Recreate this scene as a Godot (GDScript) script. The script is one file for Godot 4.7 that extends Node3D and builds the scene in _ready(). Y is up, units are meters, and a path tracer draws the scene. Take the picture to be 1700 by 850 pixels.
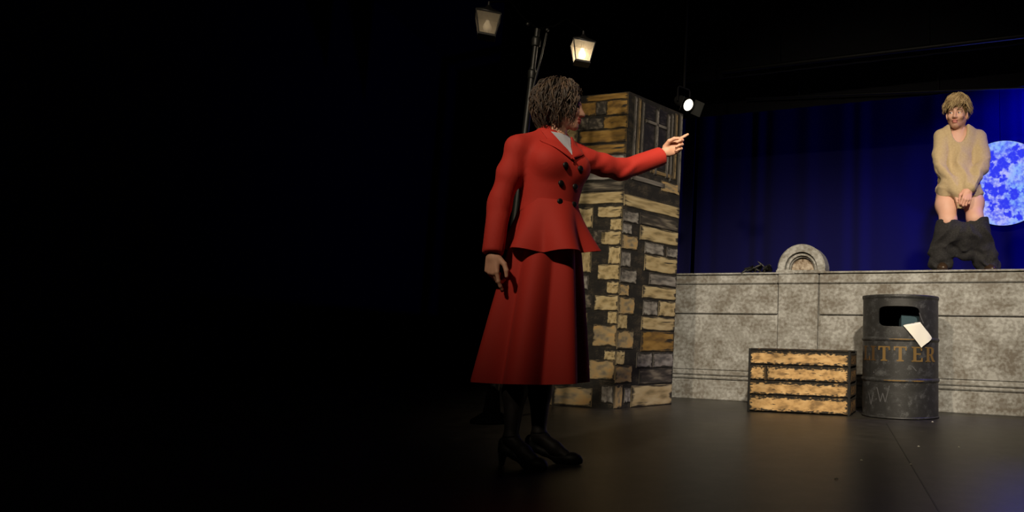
extends Node3D
# A theatre stage at night: painted set, two players, blue back cloth with a lit moon.

# ---------------------------------------------------------------- mesh buffer
class Buf:
	var v := PackedVector3Array()
	var n := PackedVector3Array()
	var c := PackedColorArray()
	var t := PackedVector2Array()
	var i := PackedInt32Array()

	func put(p: Vector3, nn: Vector3, uv := Vector2.ZERO, col := Color.WHITE) -> int:
		v.append(p); n.append(nn); t.append(uv); c.append(col)
		return v.size() - 1

	# corners run counter-clockwise seen from outside
	func quad(a: Vector3, b: Vector3, cc: Vector3, d: Vector3, u0 := Vector2.ZERO, u1 := Vector2.ONE, col := Color.WHITE) -> void:
		var nn := (b - a).cross(cc - a)
		if nn.length_squared() < 1e-16: nn = (cc - a).cross(d - a)
		nn = nn.normalized()
		var k := put(a, nn, Vector2(u0.x, u1.y), col)
		put(b, nn, Vector2(u1.x, u1.y), col); put(cc, nn, Vector2(u1.x, u0.y), col); put(d, nn, Vector2(u0.x, u0.y), col)
		for q in [0, 2, 1, 0, 3, 2]: i.append(k + q)

	func tri(a: Vector3, b: Vector3, cc: Vector3, col := Color.WHITE) -> void:
		var nn := (b - a).cross(cc - a).normalized()
		var k := put(a, nn, Vector2.ZERO, col)
		put(b, nn, Vector2.ZERO, col); put(cc, nn, Vector2.ZERO, col)
		for q in [0, 2, 1]: i.append(k + q)

	# a box with bevelled edges
	func box(ctr: Vector3, size: Vector3, bs := Basis.IDENTITY, bevel := 0.0) -> void:
		var h := size * 0.5
		var e := minf(bevel, minf(h.x, minf(h.y, h.z)) * 0.9)
		var g := func(x: float, y: float, z: float) -> Vector3: return ctr + bs * Vector3(x, y, z)
		var hx := h.x; var hy := h.y; var hz := h.z
		var ix := hx - e; var iy := hy - e; var iz := hz - e
		quad(g.call(-ix, -iy, hz), g.call(ix, -iy, hz), g.call(ix, iy, hz), g.call(-ix, iy, hz))
		quad(g.call(ix, -iy, -hz), g.call(-ix, -iy, -hz), g.call(-ix, iy, -hz), g.call(ix, iy, -hz))
		quad(g.call(hx, -iy, iz), g.call(hx, -iy, -iz), g.call(hx, iy, -iz), g.call(hx, iy, iz))
		quad(g.call(-hx, -iy, -iz), g.call(-hx, -iy, iz), g.call(-hx, iy, iz), g.call(-hx, iy, -iz))
		quad(g.call(-ix, hy, iz), g.call(ix, hy, iz), g.call(ix, hy, -iz), g.call(-ix, hy, -iz))
		quad(g.call(-ix, -hy, -iz), g.call(ix, -hy, -iz), g.call(ix, -hy, iz), g.call(-ix, -hy, iz))
		if e <= 0.0: return
		for s in [-1.0, 1.0]:
			for r in [-1.0, 1.0]:
				_edge(g.call(-ix, s * hy, r * iz), g.call(ix, s * hy, r * iz), g.call(ix, s * iy, r * hz), g.call(-ix, s * iy, r * hz), ctr)
				_edge(g.call(s * hx, -iy, r * iz), g.call(s * hx, iy, r * iz), g.call(s * ix, iy, r * hz), g.call(s * ix, -iy, r * hz), ctr)
				_edge(g.call(s * hx, r * iy, -iz), g.call(s * hx, r * iy, iz), g.call(s * ix, r * hy, iz), g.call(s * ix, r * hy, -iz), ctr)
				for q in [-1.0, 1.0]:
					var a: Vector3 = g.call(s * hx, r * iy, q * iz)
					var b: Vector3 = g.call(s * ix, r * hy, q * iz)
					var d: Vector3 = g.call(s * ix, r * iy, q * hz)
					if (b - a).cross(d - a).dot(a - ctr) < 0.0: tri(a, d, b)
					else: tri(a, b, d)

	func _edge(a: Vector3, b: Vector3, cc: Vector3, d: Vector3, ctr: Vector3) -> void:
		if (b - a).cross(cc - a).dot((a + cc) * 0.5 - ctr) < 0.0: quad(a, d, cc, b)
		else: quad(a, b, cc, d)

	# grid of rows of points; outward side where columns x rows turn counter-clockwise
	func grid(rows: Array, closed := false, flip := false, cols = null) -> void:
		var w: int = rows[0].size()
		var k := v.size()
		var nr := rows.size()
		for r in nr:
			for q in w:
				put(rows[r][q], Vector3.ZERO, Vector2(float(q) / (w if closed else w - 1), float(r) / maxi(nr - 1, 1)), cols[r] if cols else Color.WHITE)
		var wq := w if closed else w - 1
		for r in nr - 1:
			for q in wq:
				var a := k + r * w + q
				var b := k + r * w + (q + 1) % w
				var d := a + w
				var e := b + w
				var nn := (v[b] - v[a]).cross(v[d] - v[a]) + (v[e] - v[b]).cross(v[d] - v[b])
				if flip:
					nn = -nn
					i.append_array(PackedInt32Array([a, b, e, a, e, d]))
				else:
					i.append_array(PackedInt32Array([a, e, b, a, d, e]))
				n[a] += nn; n[b] += nn; n[d] += nn; n[e] += nn
		for q in range(k, v.size()):
			n[q] = n[q].normalized()

	# thin cloth or sheet with both faces and a rim
	func shell(rows: Array, thick: float, closed := false, flip := false) -> void:
		var k := v.size()
		grid(rows, closed, flip)
		var w: int = rows[0].size()
		var back := []
		for r in rows.size():
			var line := PackedVector3Array()
			for q in w: line.append(v[k + r * w + q] - n[k + r * w + q] * thick)
			back.append(line)
		grid(back, closed, not flip)
		var m := rows.size() - 1
		var last := w if closed else w - 1
		for q in last:
			var p := (q + 1) % w
			if flip:
				quad(rows[m][q], back[m][q], back[m][p], rows[m][p]); quad(rows[0][q], rows[0][p], back[0][p], back[0][q])
			else:
				quad(rows[m][q], rows[m][p], back[m][p], back[m][q]); quad(rows[0][q], back[0][q], back[0][p], rows[0][p])
		if not closed:
			for r in m:
				quad(rows[r][0], rows[r + 1][0], back[r + 1][0], back[r][0])
				quad(rows[r][w - 1], back[r][w - 1], back[r + 1][w - 1], rows[r + 1][w - 1])

	func tube(pts: Array, rad: Array, sides := 8, caps := true, col := Color.WHITE, flat := 1.0) -> void:
		var k := v.size()
		var m := pts.size()
		var up := Vector3.UP
		var dir0: Vector3 = (pts[1] - pts[0]).normalized()
		if absf(dir0.dot(up)) > 0.9: up = Vector3.RIGHT
		for j in m:
			var d: Vector3 = (pts[mini(j + 1, m - 1)] - pts[maxi(j - 1, 0)]).normalized()
			var s := d.cross(up).normalized()
			up = s.cross(d).normalized()
			for q in sides:
				var a := TAU * q / sides
				var nn := s * cos(a) + up * sin(a) * flat
				put(pts[j] + nn * rad[j], nn.normalized(), Vector2(float(q) / sides, float(j) / m), col)
		for j in m - 1:
			for q in sides:
				var a := k + j * sides + q
				var b := k + j * sides + (q + 1) % sides
				i.append_array(PackedInt32Array([a, b, a + sides, b, b + sides, a + sides]))
		if caps:
			for e in [0, m - 1]:
				var d: Vector3 = (pts[0] - pts[1]).normalized() if e == 0 else (pts[m - 1] - pts[m - 2]).normalized()
				var cc := put(pts[e], d, Vector2.ZERO, col)
				for q in sides: put(v[k + e * sides + q], d, Vector2.ZERO, col)
				for q in sides:
					var a := cc + 1 + q
					var b := cc + 1 + (q + 1) % sides
					if e == 0: i.append_array(PackedInt32Array([cc, b, a]))
					else: i.append_array(PackedInt32Array([cc, a, b]))

	# profile of [radius, height] turned about an axis
	func lathe(prof: Array, segs := 24, ctr := Vector3.ZERO, bs := Basis.IDENTITY, smooth := true) -> void:
		var rows := []
		for p in prof:
			var line := PackedVector3Array()
			for q in segs:
				var a := TAU * q / segs
				line.append(ctr + bs * Vector3(cos(a) * p[0], p[1], -sin(a) * p[0]))
			rows.append(line)
		if smooth: grid(rows, true)
		else:
			for r in rows.size() - 1: grid([rows[r], rows[r + 1]], true)

	func ball(ctr: Vector3, r: Vector3, bs := Basis.IDENTITY, segs := 14) -> void:
		var prof := []
		for q in segs / 2 + 1:
			var a := PI * (float(q) / (segs / 2) - 0.5)
			prof.append([maxf(cos(a), 0.001), sin(a)])
		lathe(prof, segs, ctr, bs * Basis.from_scale(r))

	func mesh(m: Material) -> ArrayMesh:
		var a := []
		a.resize(Mesh.ARRAY_MAX)
		a[Mesh.ARRAY_VERTEX] = v; a[Mesh.ARRAY_NORMAL] = n; a[Mesh.ARRAY_COLOR] = c; a[Mesh.ARRAY_TEX_UV] = t; a[Mesh.ARRAY_INDEX] = i
		var am := ArrayMesh.new()
		am.add_surface_from_arrays(Mesh.PRIMITIVE_TRIANGLES, a)
		am.surface_set_material(0, m)
		return am

# ---------------------------------------------------------------- distance field
class Field:
	var o: Vector3
	var c: float
	var nx: int
	var ny: int
	var nz: int
	var d := PackedFloat32Array()

	func _init(lo: Vector3, hi: Vector3, cell: float) -> void:
		o = lo; c = cell
		nx = int(ceil((hi.x - lo.x) / cell)) + 1
		ny = int(ceil((hi.y - lo.y) / cell)) + 1
		nz = int(ceil((hi.z - lo.z) / cell)) + 1
		d.resize(nx * ny * nz)
		d.fill(9.0)

	func span(lo: Vector3, hi: Vector3, m: float) -> PackedInt32Array:
		var a := (lo - o - Vector3(m, m, m)) / c
		var b := (hi - o + Vector3(m, m, m)) / c
		return PackedInt32Array([clampi(int(a.x), 0, nx), clampi(int(b.x) + 2, 0, nx), clampi(int(a.y), 0, ny), clampi(int(b.y) + 2, 0, ny), clampi(int(a.z), 0, nz), clampi(int(b.z) + 2, 0, nz)])

	func blend(idx: int, x: float, k: float, cut: bool) -> void:
		var a := d[idx]
		if cut:
			x = -x
			if a > 8.0: return
			var h := maxf(k - absf(a - x), 0.0) / k
			d[idx] = maxf(a, x) + h * h * k * 0.25
		else:
			var h := maxf(k - absf(a - x), 0.0) / k
			d[idx] = minf(a, x) - h * h * k * 0.25

	func cone(a: Vector3, b: Vector3, ra: float, rb: float, k := 0.02, cut := false) -> void:
		var r := maxf(ra, rb)
		var rv := Vector3(r, r, r)
		var s := span(a.min(b) - rv, a.max(b) + rv, k + 3.0 * c)
		var ab := b - a
		var l2 := maxf(ab.length_squared(), 1e-9)
		for z in range(s[4], s[5]):
			for y in range(s[2], s[3]):
				var row := (z * ny + y) * nx
				for x in range(s[0], s[1]):
					var p := o + Vector3(x, y, z) * c - a
					var t := clampf(p.dot(ab) / l2, 0.0, 1.0)
					blend(row + x, (p - ab * t).length() - lerpf(ra, rb, t), k, cut)

	func chain(pts: Array, rad: Array, k := 0.02) -> void:
		for j in pts.size() - 1: cone(pts[j], pts[j + 1], rad[j], rad[j + 1], k)

	func blob(ctr: Vector3, r: Vector3, bs := Basis.IDENTITY, k := 0.02, cut := false) -> void:
		var m := maxf(r.x, maxf(r.y, r.z))
		var rv := Vector3(m, m, m)
		var s := span(ctr - rv, ctr + rv, k + 3.0 * c)
		var inv := bs.transposed()
		var r2 := r * r
		for z in range(s[4], s[5]):
			for y in range(s[2], s[3]):
				var row := (z * ny + y) * nx
				for x in range(s[0], s[1]):
					var q := inv * (o + Vector3(x, y, z) * c - ctr)
					var k0 := (q / r).length()
					var k1 := (q / r2).length()
					blend(row + x, k0 * (k0 - 1.0) / maxf(k1, 1e-4), k, cut)

	# stack of elliptical sections [y, centre x, centre z, half x, half z] in the frame bs
	func loft(rows: Array, bs := Basis.IDENTITY, k := 0.02) -> void:
		var m := 0.4
		var y0: float = rows[0][0]
		var y1: float = rows[-1][0]
		var s := span(Vector3(-m, y0, -m), Vector3(m, y1, m), k + 3.0 * c)
		var inv := bs.transposed()
		for y in range(s[2], s[3]):
			var py := o.y + y * c
			var cy := clampf(py, y0, y1)
			var j := 0
			while j < rows.size() - 2 and rows[j + 1][0] < cy: j += 1
			var f := clampf((cy - rows[j][0]) / (rows[j + 1][0] - rows[j][0]), 0.0, 1.0)
			var ja := maxi(j - 1, 0)
			var jb := mini(j + 2, rows.size() - 1)
			var e := [0.0, 0.0, 0.0, 0.0]
			for q in 4: e[q] = cubic_interpolate(rows[j][q + 1], rows[j + 1][q + 1], rows[ja][q + 1], rows[jb][q + 1], f)
			var r := Vector3(e[2], 1e3, e[3])
			var r2 := r * r
			var dy := maxf(y0 - py, py - y1)
			var cen := Vector3(e[0], 0, e[1])
			for z in range(s[4], s[5]):
				var row := (z * ny + y) * nx
				for x in range(s[0], s[1]):
					var w := o + Vector3(x, y, z) * c
					w.y = 0.0
					var q := inv * w - cen
					var k0 := (q / r).length()
					var k1 := (q / r2).length()
					blend(row + x, maxf(k0 * (k0 - 1.0) / maxf(k1, 1e-4), dy), k, false)

	func at(p: Vector3) -> float:
		var q := (p - o) / c
		var x := int(q.x); var y := int(q.y); var z := int(q.z)
		if q.x < 0 or q.y < 0 or q.z < 0 or x >= nx - 1 or y >= ny - 1 or z >= nz - 1: return 9.0
		var f := q - Vector3(x, y, z)
		var i := (z * ny + y) * nx + x
		var g := nx * ny
		var a := lerpf(lerpf(d[i], d[i + 1], f.x), lerpf(d[i + nx], d[i + nx + 1], f.x), f.y)
		var b := lerpf(lerpf(d[i + g], d[i + g + 1], f.x), lerpf(d[i + g + nx], d[i + g + nx + 1], f.x), f.y)
		return lerpf(a, b, f.z)

	func hit(p: Vector3, dir: Vector3, far := 0.6) -> Vector3:
		var t := 0.0
		var prev := 0.0
		while t < far:
			var e := at(p + dir * t)
			if e < 0.0:
				var lo := prev
				var hi := t
				for q in 8:
					var mid := (lo + hi) * 0.5
					if at(p + dir * mid) < 0.0: hi = mid
					else: lo = mid
				return p + dir * hi
			prev = t
			t += c * 0.5
		return p + dir * far

	func net(buf: Buf, paint = null, warp = null) -> void:
		var map := PackedInt32Array()
		map.resize(d.size())
		map.fill(-1)
		var base := buf.v.size()
		var g := nx * ny
		var lim := 4.0 * c
		var off := PackedInt32Array([0, 1, nx, nx + 1, g, g + 1, g + nx, g + nx + 1])
		var ea := PackedInt32Array([0, 2, 4, 6, 0, 1, 4, 5, 0, 1, 2, 3])
		var eb := PackedInt32Array([1, 3, 5, 7, 2, 3, 6, 7, 4, 5, 6, 7])
		var cor := [Vector3(0, 0, 0), Vector3(1, 0, 0), Vector3(0, 1, 0), Vector3(1, 1, 0), Vector3(0, 0, 1), Vector3(1, 0, 1), Vector3(0, 1, 1), Vector3(1, 1, 1)]
		var cells := PackedInt32Array()
		for z in nz - 1:
			for y in ny - 1:
				for x in nx - 1:
					var i := (z * ny + y) * nx + x
					var a0 := d[i]
					if a0 > lim or a0 < -lim: continue
					var neg := 0
					for q in 8:
						if d[i + off[q]] < 0.0: neg += 1
					if neg == 0 or neg == 8: continue
					var sum := Vector3.ZERO
					var cnt := 0
					for q in 12:
						var a := d[i + off[ea[q]]]
						var b := d[i + off[eb[q]]]
						if (a < 0.0) != (b < 0.0):
							sum += (cor[ea[q]] as Vector3).lerp(cor[eb[q]], a / (a - b))
							cnt += 1
					map[i] = buf.v.size()
					buf.put(o + (Vector3(x, y, z) + sum / cnt) * c, Vector3.ZERO)
					cells.append(i)
		for i in cells:
			var x := i % nx
			var y := (i / nx) % ny
			var z := i / g
			var ins := d[i] < 0.0
			if y > 0 and z > 0 and ins != (d[i + 1] < 0.0): _quad(buf, map[i - nx - g], map[i - g], map[i], map[i - nx], ins)
			if x > 0 and z > 0 and ins != (d[i + nx] < 0.0): _quad(buf, map[i - 1 - g], map[i - 1], map[i], map[i - g], ins)
			if x > 0 and y > 0 and ins != (d[i + g] < 0.0): _quad(buf, map[i - 1 - nx], map[i - nx], map[i], map[i - 1], ins)
		if warp != null:
			for pass_no in 1:
				for q in range(base, buf.v.size()):
					buf.v[q] += warp.call(buf.v[q], buf.n[q].normalized())
				for q in range(base, buf.v.size()): buf.n[q] = Vector3.ZERO
			var first := 0
			while first < buf.i.size() and buf.i[first] < base: first += 3
			for q in range(first, buf.i.size(), 3):
				var a := buf.i[q]; var b := buf.i[q + 1]; var e := buf.i[q + 2]
				var nn := (buf.v[e] - buf.v[a]).cross(buf.v[b] - buf.v[a])
				buf.n[a] += nn; buf.n[b] += nn; buf.n[e] += nn
		for q in range(base, buf.v.size()):
			buf.n[q] = buf.n[q].normalized()
			if paint != null: buf.c[q] = paint.call(buf.v[q])

	func _quad(buf: Buf, a: int, b: int, e: int, f: int, ins: bool) -> void:
		if a < 0 or b < 0 or e < 0 or f < 0: return
		if ins: buf.i.append_array(PackedInt32Array([a, e, b, a, f, e]))
		else: buf.i.append_array(PackedInt32Array([a, b, e, a, e, f]))
		var nn := (buf.v[b] - buf.v[a]).cross(buf.v[e] - buf.v[a]) + (buf.v[e] - buf.v[a]).cross(buf.v[f] - buf.v[a])
		if not ins: nn = -nn
		buf.n[a] += nn; buf.n[b] += nn; buf.n[e] += nn; buf.n[f] += nn

# ---------------------------------------------------------------- scene helpers
var rng := RandomNumberGenerator.new()

func part(parent: Node, called: String, buf: Buf, m: Material) -> MeshInstance3D:
	var o := MeshInstance3D.new()
	o.name = called
	o.mesh = buf.mesh(m)
	parent.add_child(o, true)
	return o

func piece(parent: Node, called: String, me: Mesh, at: Transform3D) -> MeshInstance3D:
	var o := MeshInstance3D.new()
	o.name = called
	o.mesh = me
	o.transform = at
	parent.add_child(o, true)
	return o

func tag(o: Node, label: String, category: String, group := "") -> void:
	o.set_meta("label", label)
	o.set_meta("category", category)
	if group: o.set_meta("group", group)

func thing(called: String, at: Vector3, label: String, category: String, group := "") -> Node3D:
	var o := Node3D.new()
	o.name = called
	o.position = at
	add_child(o, true)
	tag(o, label, category, group)
	return o

func structure(called: String, ctr: Vector3, size: Vector3, m: Material) -> MeshInstance3D:
	var b := Buf.new()
	b.box(Vector3.ZERO, size)
	var o := part(self, called, b, m)
	o.position = ctr
	o.set_meta("kind", "structure")
	return o

func mat(col: Color, rough := 0.7, metal := 0.0) -> StandardMaterial3D:
	var m := StandardMaterial3D.new()
	m.albedo_color = col
	m.roughness = rough
	m.metallic = metal
	return m

func textured(tex: Texture2D, rough := 0.8, tri := 0.0) -> StandardMaterial3D:
	var m := mat(Color.WHITE, rough)
	m.albedo_texture = tex
	if tri > 0.0:
		m.uv1_triplanar = true
		m.uv1_world_triplanar = true
		m.uv1_scale = Vector3.ONE * tri
	return m

func noise(sd: int, freq: float, oct := 4) -> FastNoiseLite:
	var f := FastNoiseLite.new()
	f.seed = sd
	f.noise_type = FastNoiseLite.TYPE_SIMPLEX_SMOOTH
	f.frequency = freq
	f.fractal_octaves = oct
	return f

# seamless mottled paint: colours picked along a ramp by coarse noise, broken by fine noise
func mottle(sd: int, size: int, freq: float, ramp: Array, fine := 0.35) -> ImageTexture:
	var a := noise(sd, freq, 5).get_seamless_image(size, size)
	var b := noise(sd + 7, freq * 7.0, 3).get_seamless_image(size, size)
	var im := Image.create(size, size, false, Image.FORMAT_RGB8)
	var last := ramp.size() - 1
	for y in size:
		for x in size:
			var f := a.get_pixel(x, y).r + (b.get_pixel(x, y).r - 0.5) * fine
			f = clampf((f - 0.2) / 0.6, 0.0, 0.999) * last
			im.set_pixel(x, y, (ramp[int(f)] as Color).lerp(ramp[int(f) + 1], f - int(f)))
	return ImageTexture.create_from_image(im)

# one dry-brushed painted block: strokes of tone over a dark ground that shows at the ragged rim
func brushed(sd: int, w: int, h: int, tones: Array, dark: Color, rim: float, rough_rim: float, gap: float, fr := 0.05) -> ImageTexture:
	var s := noise(sd, 0.035, 3)
	var e := noise(sd + 3, fr, 4)
	var u := noise(sd + 5, 0.012, 3)
	var im := Image.create(w, h, false, Image.FORMAT_RGB8)
	for y in h:
		for x in w:
			var f := clampf(0.5 + 0.7 * s.get_noise_2d(x * 0.45, y * 0.8) + 0.5 * u.get_noise_2d(x, y), 0.0, 0.999) * (tones.size() - 1)
			var col := (tones[int(f)] as Color).lerp(tones[int(f) + 1], f - int(f))
			var border := minf(minf(x, w - 1 - x), minf(y, h - 1 - y)) + e.get_noise_2d(x * 0.7, y * 1.6) * rough_rim
			var k := smoothstep(rim + 6.0, rim - 3.0, border)
			k = maxf(k, smoothstep(gap, gap + 0.25, e.get_noise_2d(x * 0.3 + 300.0, y * 1.1)))
			im.set_pixel(x, y, col.lerp(dark, k * 0.92))
	return ImageTexture.create_from_image(im)

func frame_of(f: Vector3, up := Vector3.UP) -> Basis:
	# x = the figure's left, y = up, z = front
	var z := f.normalized()
	var x := up.cross(z).normalized()
	return Basis(x, z.cross(x).normalized(), z)

func _ready() -> void:
	rng.seed = 11
	view_and_light()
	materials()
	room()
	parapet()
	tower()
	crate()
	bin()
	moon()
	street_lamp()
	stage_lights()
	small_things()
	woman()
	man()

func view_and_light() -> void:
	var cam := Camera3D.new()
	cam.name = "camera"
	cam.position = Vector3(0, 0.56, 0)
	cam.basis = Basis(Vector3.RIGHT, deg_to_rad(7.0)) * Basis(Vector3.BACK, deg_to_rad(1.43))
	cam.projection = Camera3D.PROJECTION_FRUSTUM
	cam.near = 0.1
	cam.far = 60.0
	cam.size = 0.1 * 850.0 / 1200.0
	cam.frustum_offset = Vector2(0.1 * (850.0 - 1290.0) / 1200.0, 0.0)
	cam.current = true
	add_child(cam)
	var env := Environment.new()
	env.background_mode = Environment.BG_COLOR
	env.background_color = Color(0, 0, 0)
	env.tonemap_mode = Environment.TONE_MAPPER_LINEAR
	env.tonemap_exposure = 1.0
	env.sdfgi_enabled = true
	env.ssao_enabled = true
	env.ssil_enabled = true
	var we := WorldEnvironment.new()
	we.name = "environment"
	we.environment = env
	add_child(we)
	# stage lanterns that light the set: [place, aim, half angle, softness, energy, colour]
	spots = [
		[Vector3(-2.1, 4.4, 1.3), Vector3(0.3, 1.3, -6.6), 24.0, 1.0, 28.0, Color(1.0, 0.92, 0.8)],
		[Vector3(0.7, 4.6, 1.6), Vector3(0.45, 1.25, -6.5), 19.0, 0.9, 70.0, Color(1.0, 0.94, 0.84)],
		[Vector3(4.2, 5.4, -9.2), Vector3(3.5, 2.2, -10.6), 46.0, 1.0, 22.0, Color(0.01, 0.01, 1.0)],
		[Vector3(5.4, 1.75, -8.9), Vector3(3.2, 2.3, -10.6), 45.0, 1.0, 12.0, Color(0.01, 0.01, 1.0)],
		[Vector3(4.6, 4.6, -6.0), Vector3(2.3, 1.7, -6.7), 22.0, 0.8, 7.0, Color(0.16, 0.1, 1.0)],
	]

var spots := []
var M := {}

func materials() -> void:
	M.black = mat(Color(0.05, 0.05, 0.055), 0.95)
	M.void = mat(Color(0.035, 0.035, 0.04), 1.0)
	M.matt = mat(Color(0.02, 0.02, 0.02), 1.0)
	M.matt.metallic_specular = 0.0
	M.iron = mat(Color(0.11, 0.115, 0.11), 0.45, 0.3)
	M.stone = textured(mottle(3, 512, 0.009, [Color(0.44, 0.415, 0.38), Color(0.53, 0.52, 0.495), Color(0.57, 0.565, 0.545), Color(0.6, 0.595, 0.58), Color(0.7, 0.7, 0.69)], 0.9), 0.85, 0.7)
	M.stone_warm = textured(mottle(9, 256, 0.03, [Color(0.34, 0.27, 0.2), Color(0.52, 0.46, 0.39), Color(0.66, 0.6, 0.53), Color(0.72, 0.68, 0.62)], 0.5), 0.9, 2.2)
	M.floor = textured(mottle(21, 512, 0.02, [Color(0.17, 0.162, 0.148), Color(0.2, 0.19, 0.174), Color(0.24, 0.228, 0.208)], 0.6), 0.38, 0.5)
	M.deck = mat(Color(0.3, 0.29, 0.27), 0.6)
	M.cloth_blue = mat(Color(0.05, 0.045, 0.3), 0.95)
	M.cloth_black = mat(Color(0.07, 0.07, 0.1), 0.95)
	M.red = mat(Color(0.7, 0.15, 0.1), 0.8)
	M.red.rim_enabled = true
	M.red.rim = 0.15
	M.white = mat(Color(0.66, 0.67, 0.71), 0.8)
	M.paper = mat(Color(0.93, 0.92, 0.88), 0.8)
	M.scrap = mat(Color(0.85, 0.84, 0.78), 0.9)
	M.dull = mat(Color(0.04, 0.035, 0.035), 0.5)
	M.skin = StandardMaterial3D.new()
	M.skin.vertex_color_use_as_albedo = true
	M.skin.roughness = 0.6
	M.hair = StandardMaterial3D.new()
	M.hair.vertex_color_use_as_albedo = true
	M.hair.roughness = 0.6
	M.gold = mat(Color(0.47, 0.37, 0.2), 0.6, 0.2)
	M.gold_worn = mat(Color(0.3, 0.22, 0.12), 0.6, 0.1)

func room() -> void:
	structure("floor", Vector3(0, -0.1, -5.5), Vector3(15, 0.2, 21.4), M.floor)
	structure("ceiling", Vector3(0, 6.6, -5.5), Vector3(15, 0.2, 21.4), M.void)
	structure("wall_left", Vector3(-7.4, 3.25, -5.5), Vector3(0.2, 6.5, 21.0), M.void)
	structure("wall_right", Vector3(7.4, 3.25, -5.5), Vector3(0.2, 6.5, 21.0), M.void)
	structure("wall_back", Vector3(0, 3.25, -15.9), Vector3(14.6, 6.5, 0.2), M.void)
	structure("wall_front", Vector3(0, 3.25, 4.9), Vector3(14.6, 6.5, 0.2), M.void)
	# the joint between two lengths of stage vinyl
	var sb := Buf.new()
	sb.box(Vector3(0.62, 0.0006, -3.0), Vector3(0.006, 0.0012, 5.0), Basis(Vector3.UP, -0.09))
	var seam := part(self, "trim_1", sb, M.iron)
	seam.set_meta("kind", "structure")
	# raised platform behind the parapet
	var pb := Buf.new()
	var top := 1.255
	var a := Vector3(-3.2, 0, -8.37); var b := Vector3(4.6, 0, -5.44)
	var c := Vector3(7.2, 0, -5.44); var d := Vector3(7.2, 0, -15.7); var e := Vector3(-3.2, 0, -15.7)
	var u := Vector3(0, top, 0)
	var poly := [a, b, c, d, e]
	for k in 5: pb.quad(poly[k], poly[(k + 1) % 5], poly[(k + 1) % 5] + u, poly[k] + u)
	pb.tri(a + u, b + u, c + u); pb.tri(a + u, c + u, d + u); pb.tri(a + u, d + u, e + u)
	part(self, "floor_platform", pb, M.deck).set_meta("kind", "structure")
	# everything upstage hangs square to the parapet: x along it, z out of it
	curtain("back_curtain", Vector3(-2.39, 1.255, -4.6), 8.9, 4.95, 0.008, 2.1, M.cloth_blue, "deep blue back curtain hanging behind the glowing moon")
	curtain("wing_curtain", Vector3(-4.3, 1.255, -4.4), 1.95, 4.95, 0.02, 3.0, M.cloth_blue, "narrow blue side curtain beyond the painted brick tower")
	curtain("border_curtain", Vector3(-4.4, 3.86, -2.62), 10.5, 2.4, 0.006, 3.0, M.cloth_black, "black overhead border cloth with its hem just above the moon")
	curtain("border_curtain", Vector3(-4.4, 4.07, -1.8), 10.5, 2.2, 0.006, 3.0, M.cloth_black, "black overhead border cloth farthest from the back curtain")
	for q in [[3.99, -2.5, 0.012, -0.06, "slim metal batten along the hem of the border cloth above the moon"], [4.12, -1.68, 0.03, 0.0, "dark lighting bar hanging in front of the overhead border cloth"]]:
		var bar := thing("lighting_bar", stage * Vector3(0, q[0], q[1]), q[4], "bar")
		bar.rotation.y = stage.basis.get_euler().y
		var bb := Buf.new()
		bb.tube([Vector3(-0.6, -0.6 * q[3], 0), Vector3(5.6, 5.6 * q[3], 0)], [q[2], q[2]], 10)
		part(bar, "pipe", bb, M.iron)
		for x in [0.2, 2.1, 4.4]:
			var hb := Buf.new()
			hb.tube([Vector3(x, x * q[3], 0), Vector3(x, 6.5 - q[0], 0)], [0.005, 0.005], 6)
			part(bar, "hanger", hb, M.iron)

var stage := Transform3D(Basis(Vector3.UP, deg_to_rad(-20.57)), Vector3(-0.818, 0, -7.395))

func curtain(called: String, at: Vector3, wide: float, tall: float, amp: float, dens: float, m: Material, label: String) -> void:
	var b := Buf.new()
	var rows := []
	var f := noise(40 + int(wide * 10), 0.6, 2)
	for r in 9:
		var line := PackedVector3Array()
		var cols := int(wide * 26)
		for q in cols + 1:
			var x := wide * q / cols
			var ph := x * dens * TAU + f.get_noise_2d(x, 0.0) * 6.0
			line.append(Vector3(x, tall * r / 8.0, amp * (sin(ph) + 0.4 * sin(ph * 0.37 + r * 0.15))))
		rows.append(line)
	b.shell(rows, 0.006)
	var o := part(self, called, b, m)
	o.transform = Transform3D(stage.basis, stage * at)
	tag(o, label, "curtain")

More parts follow.
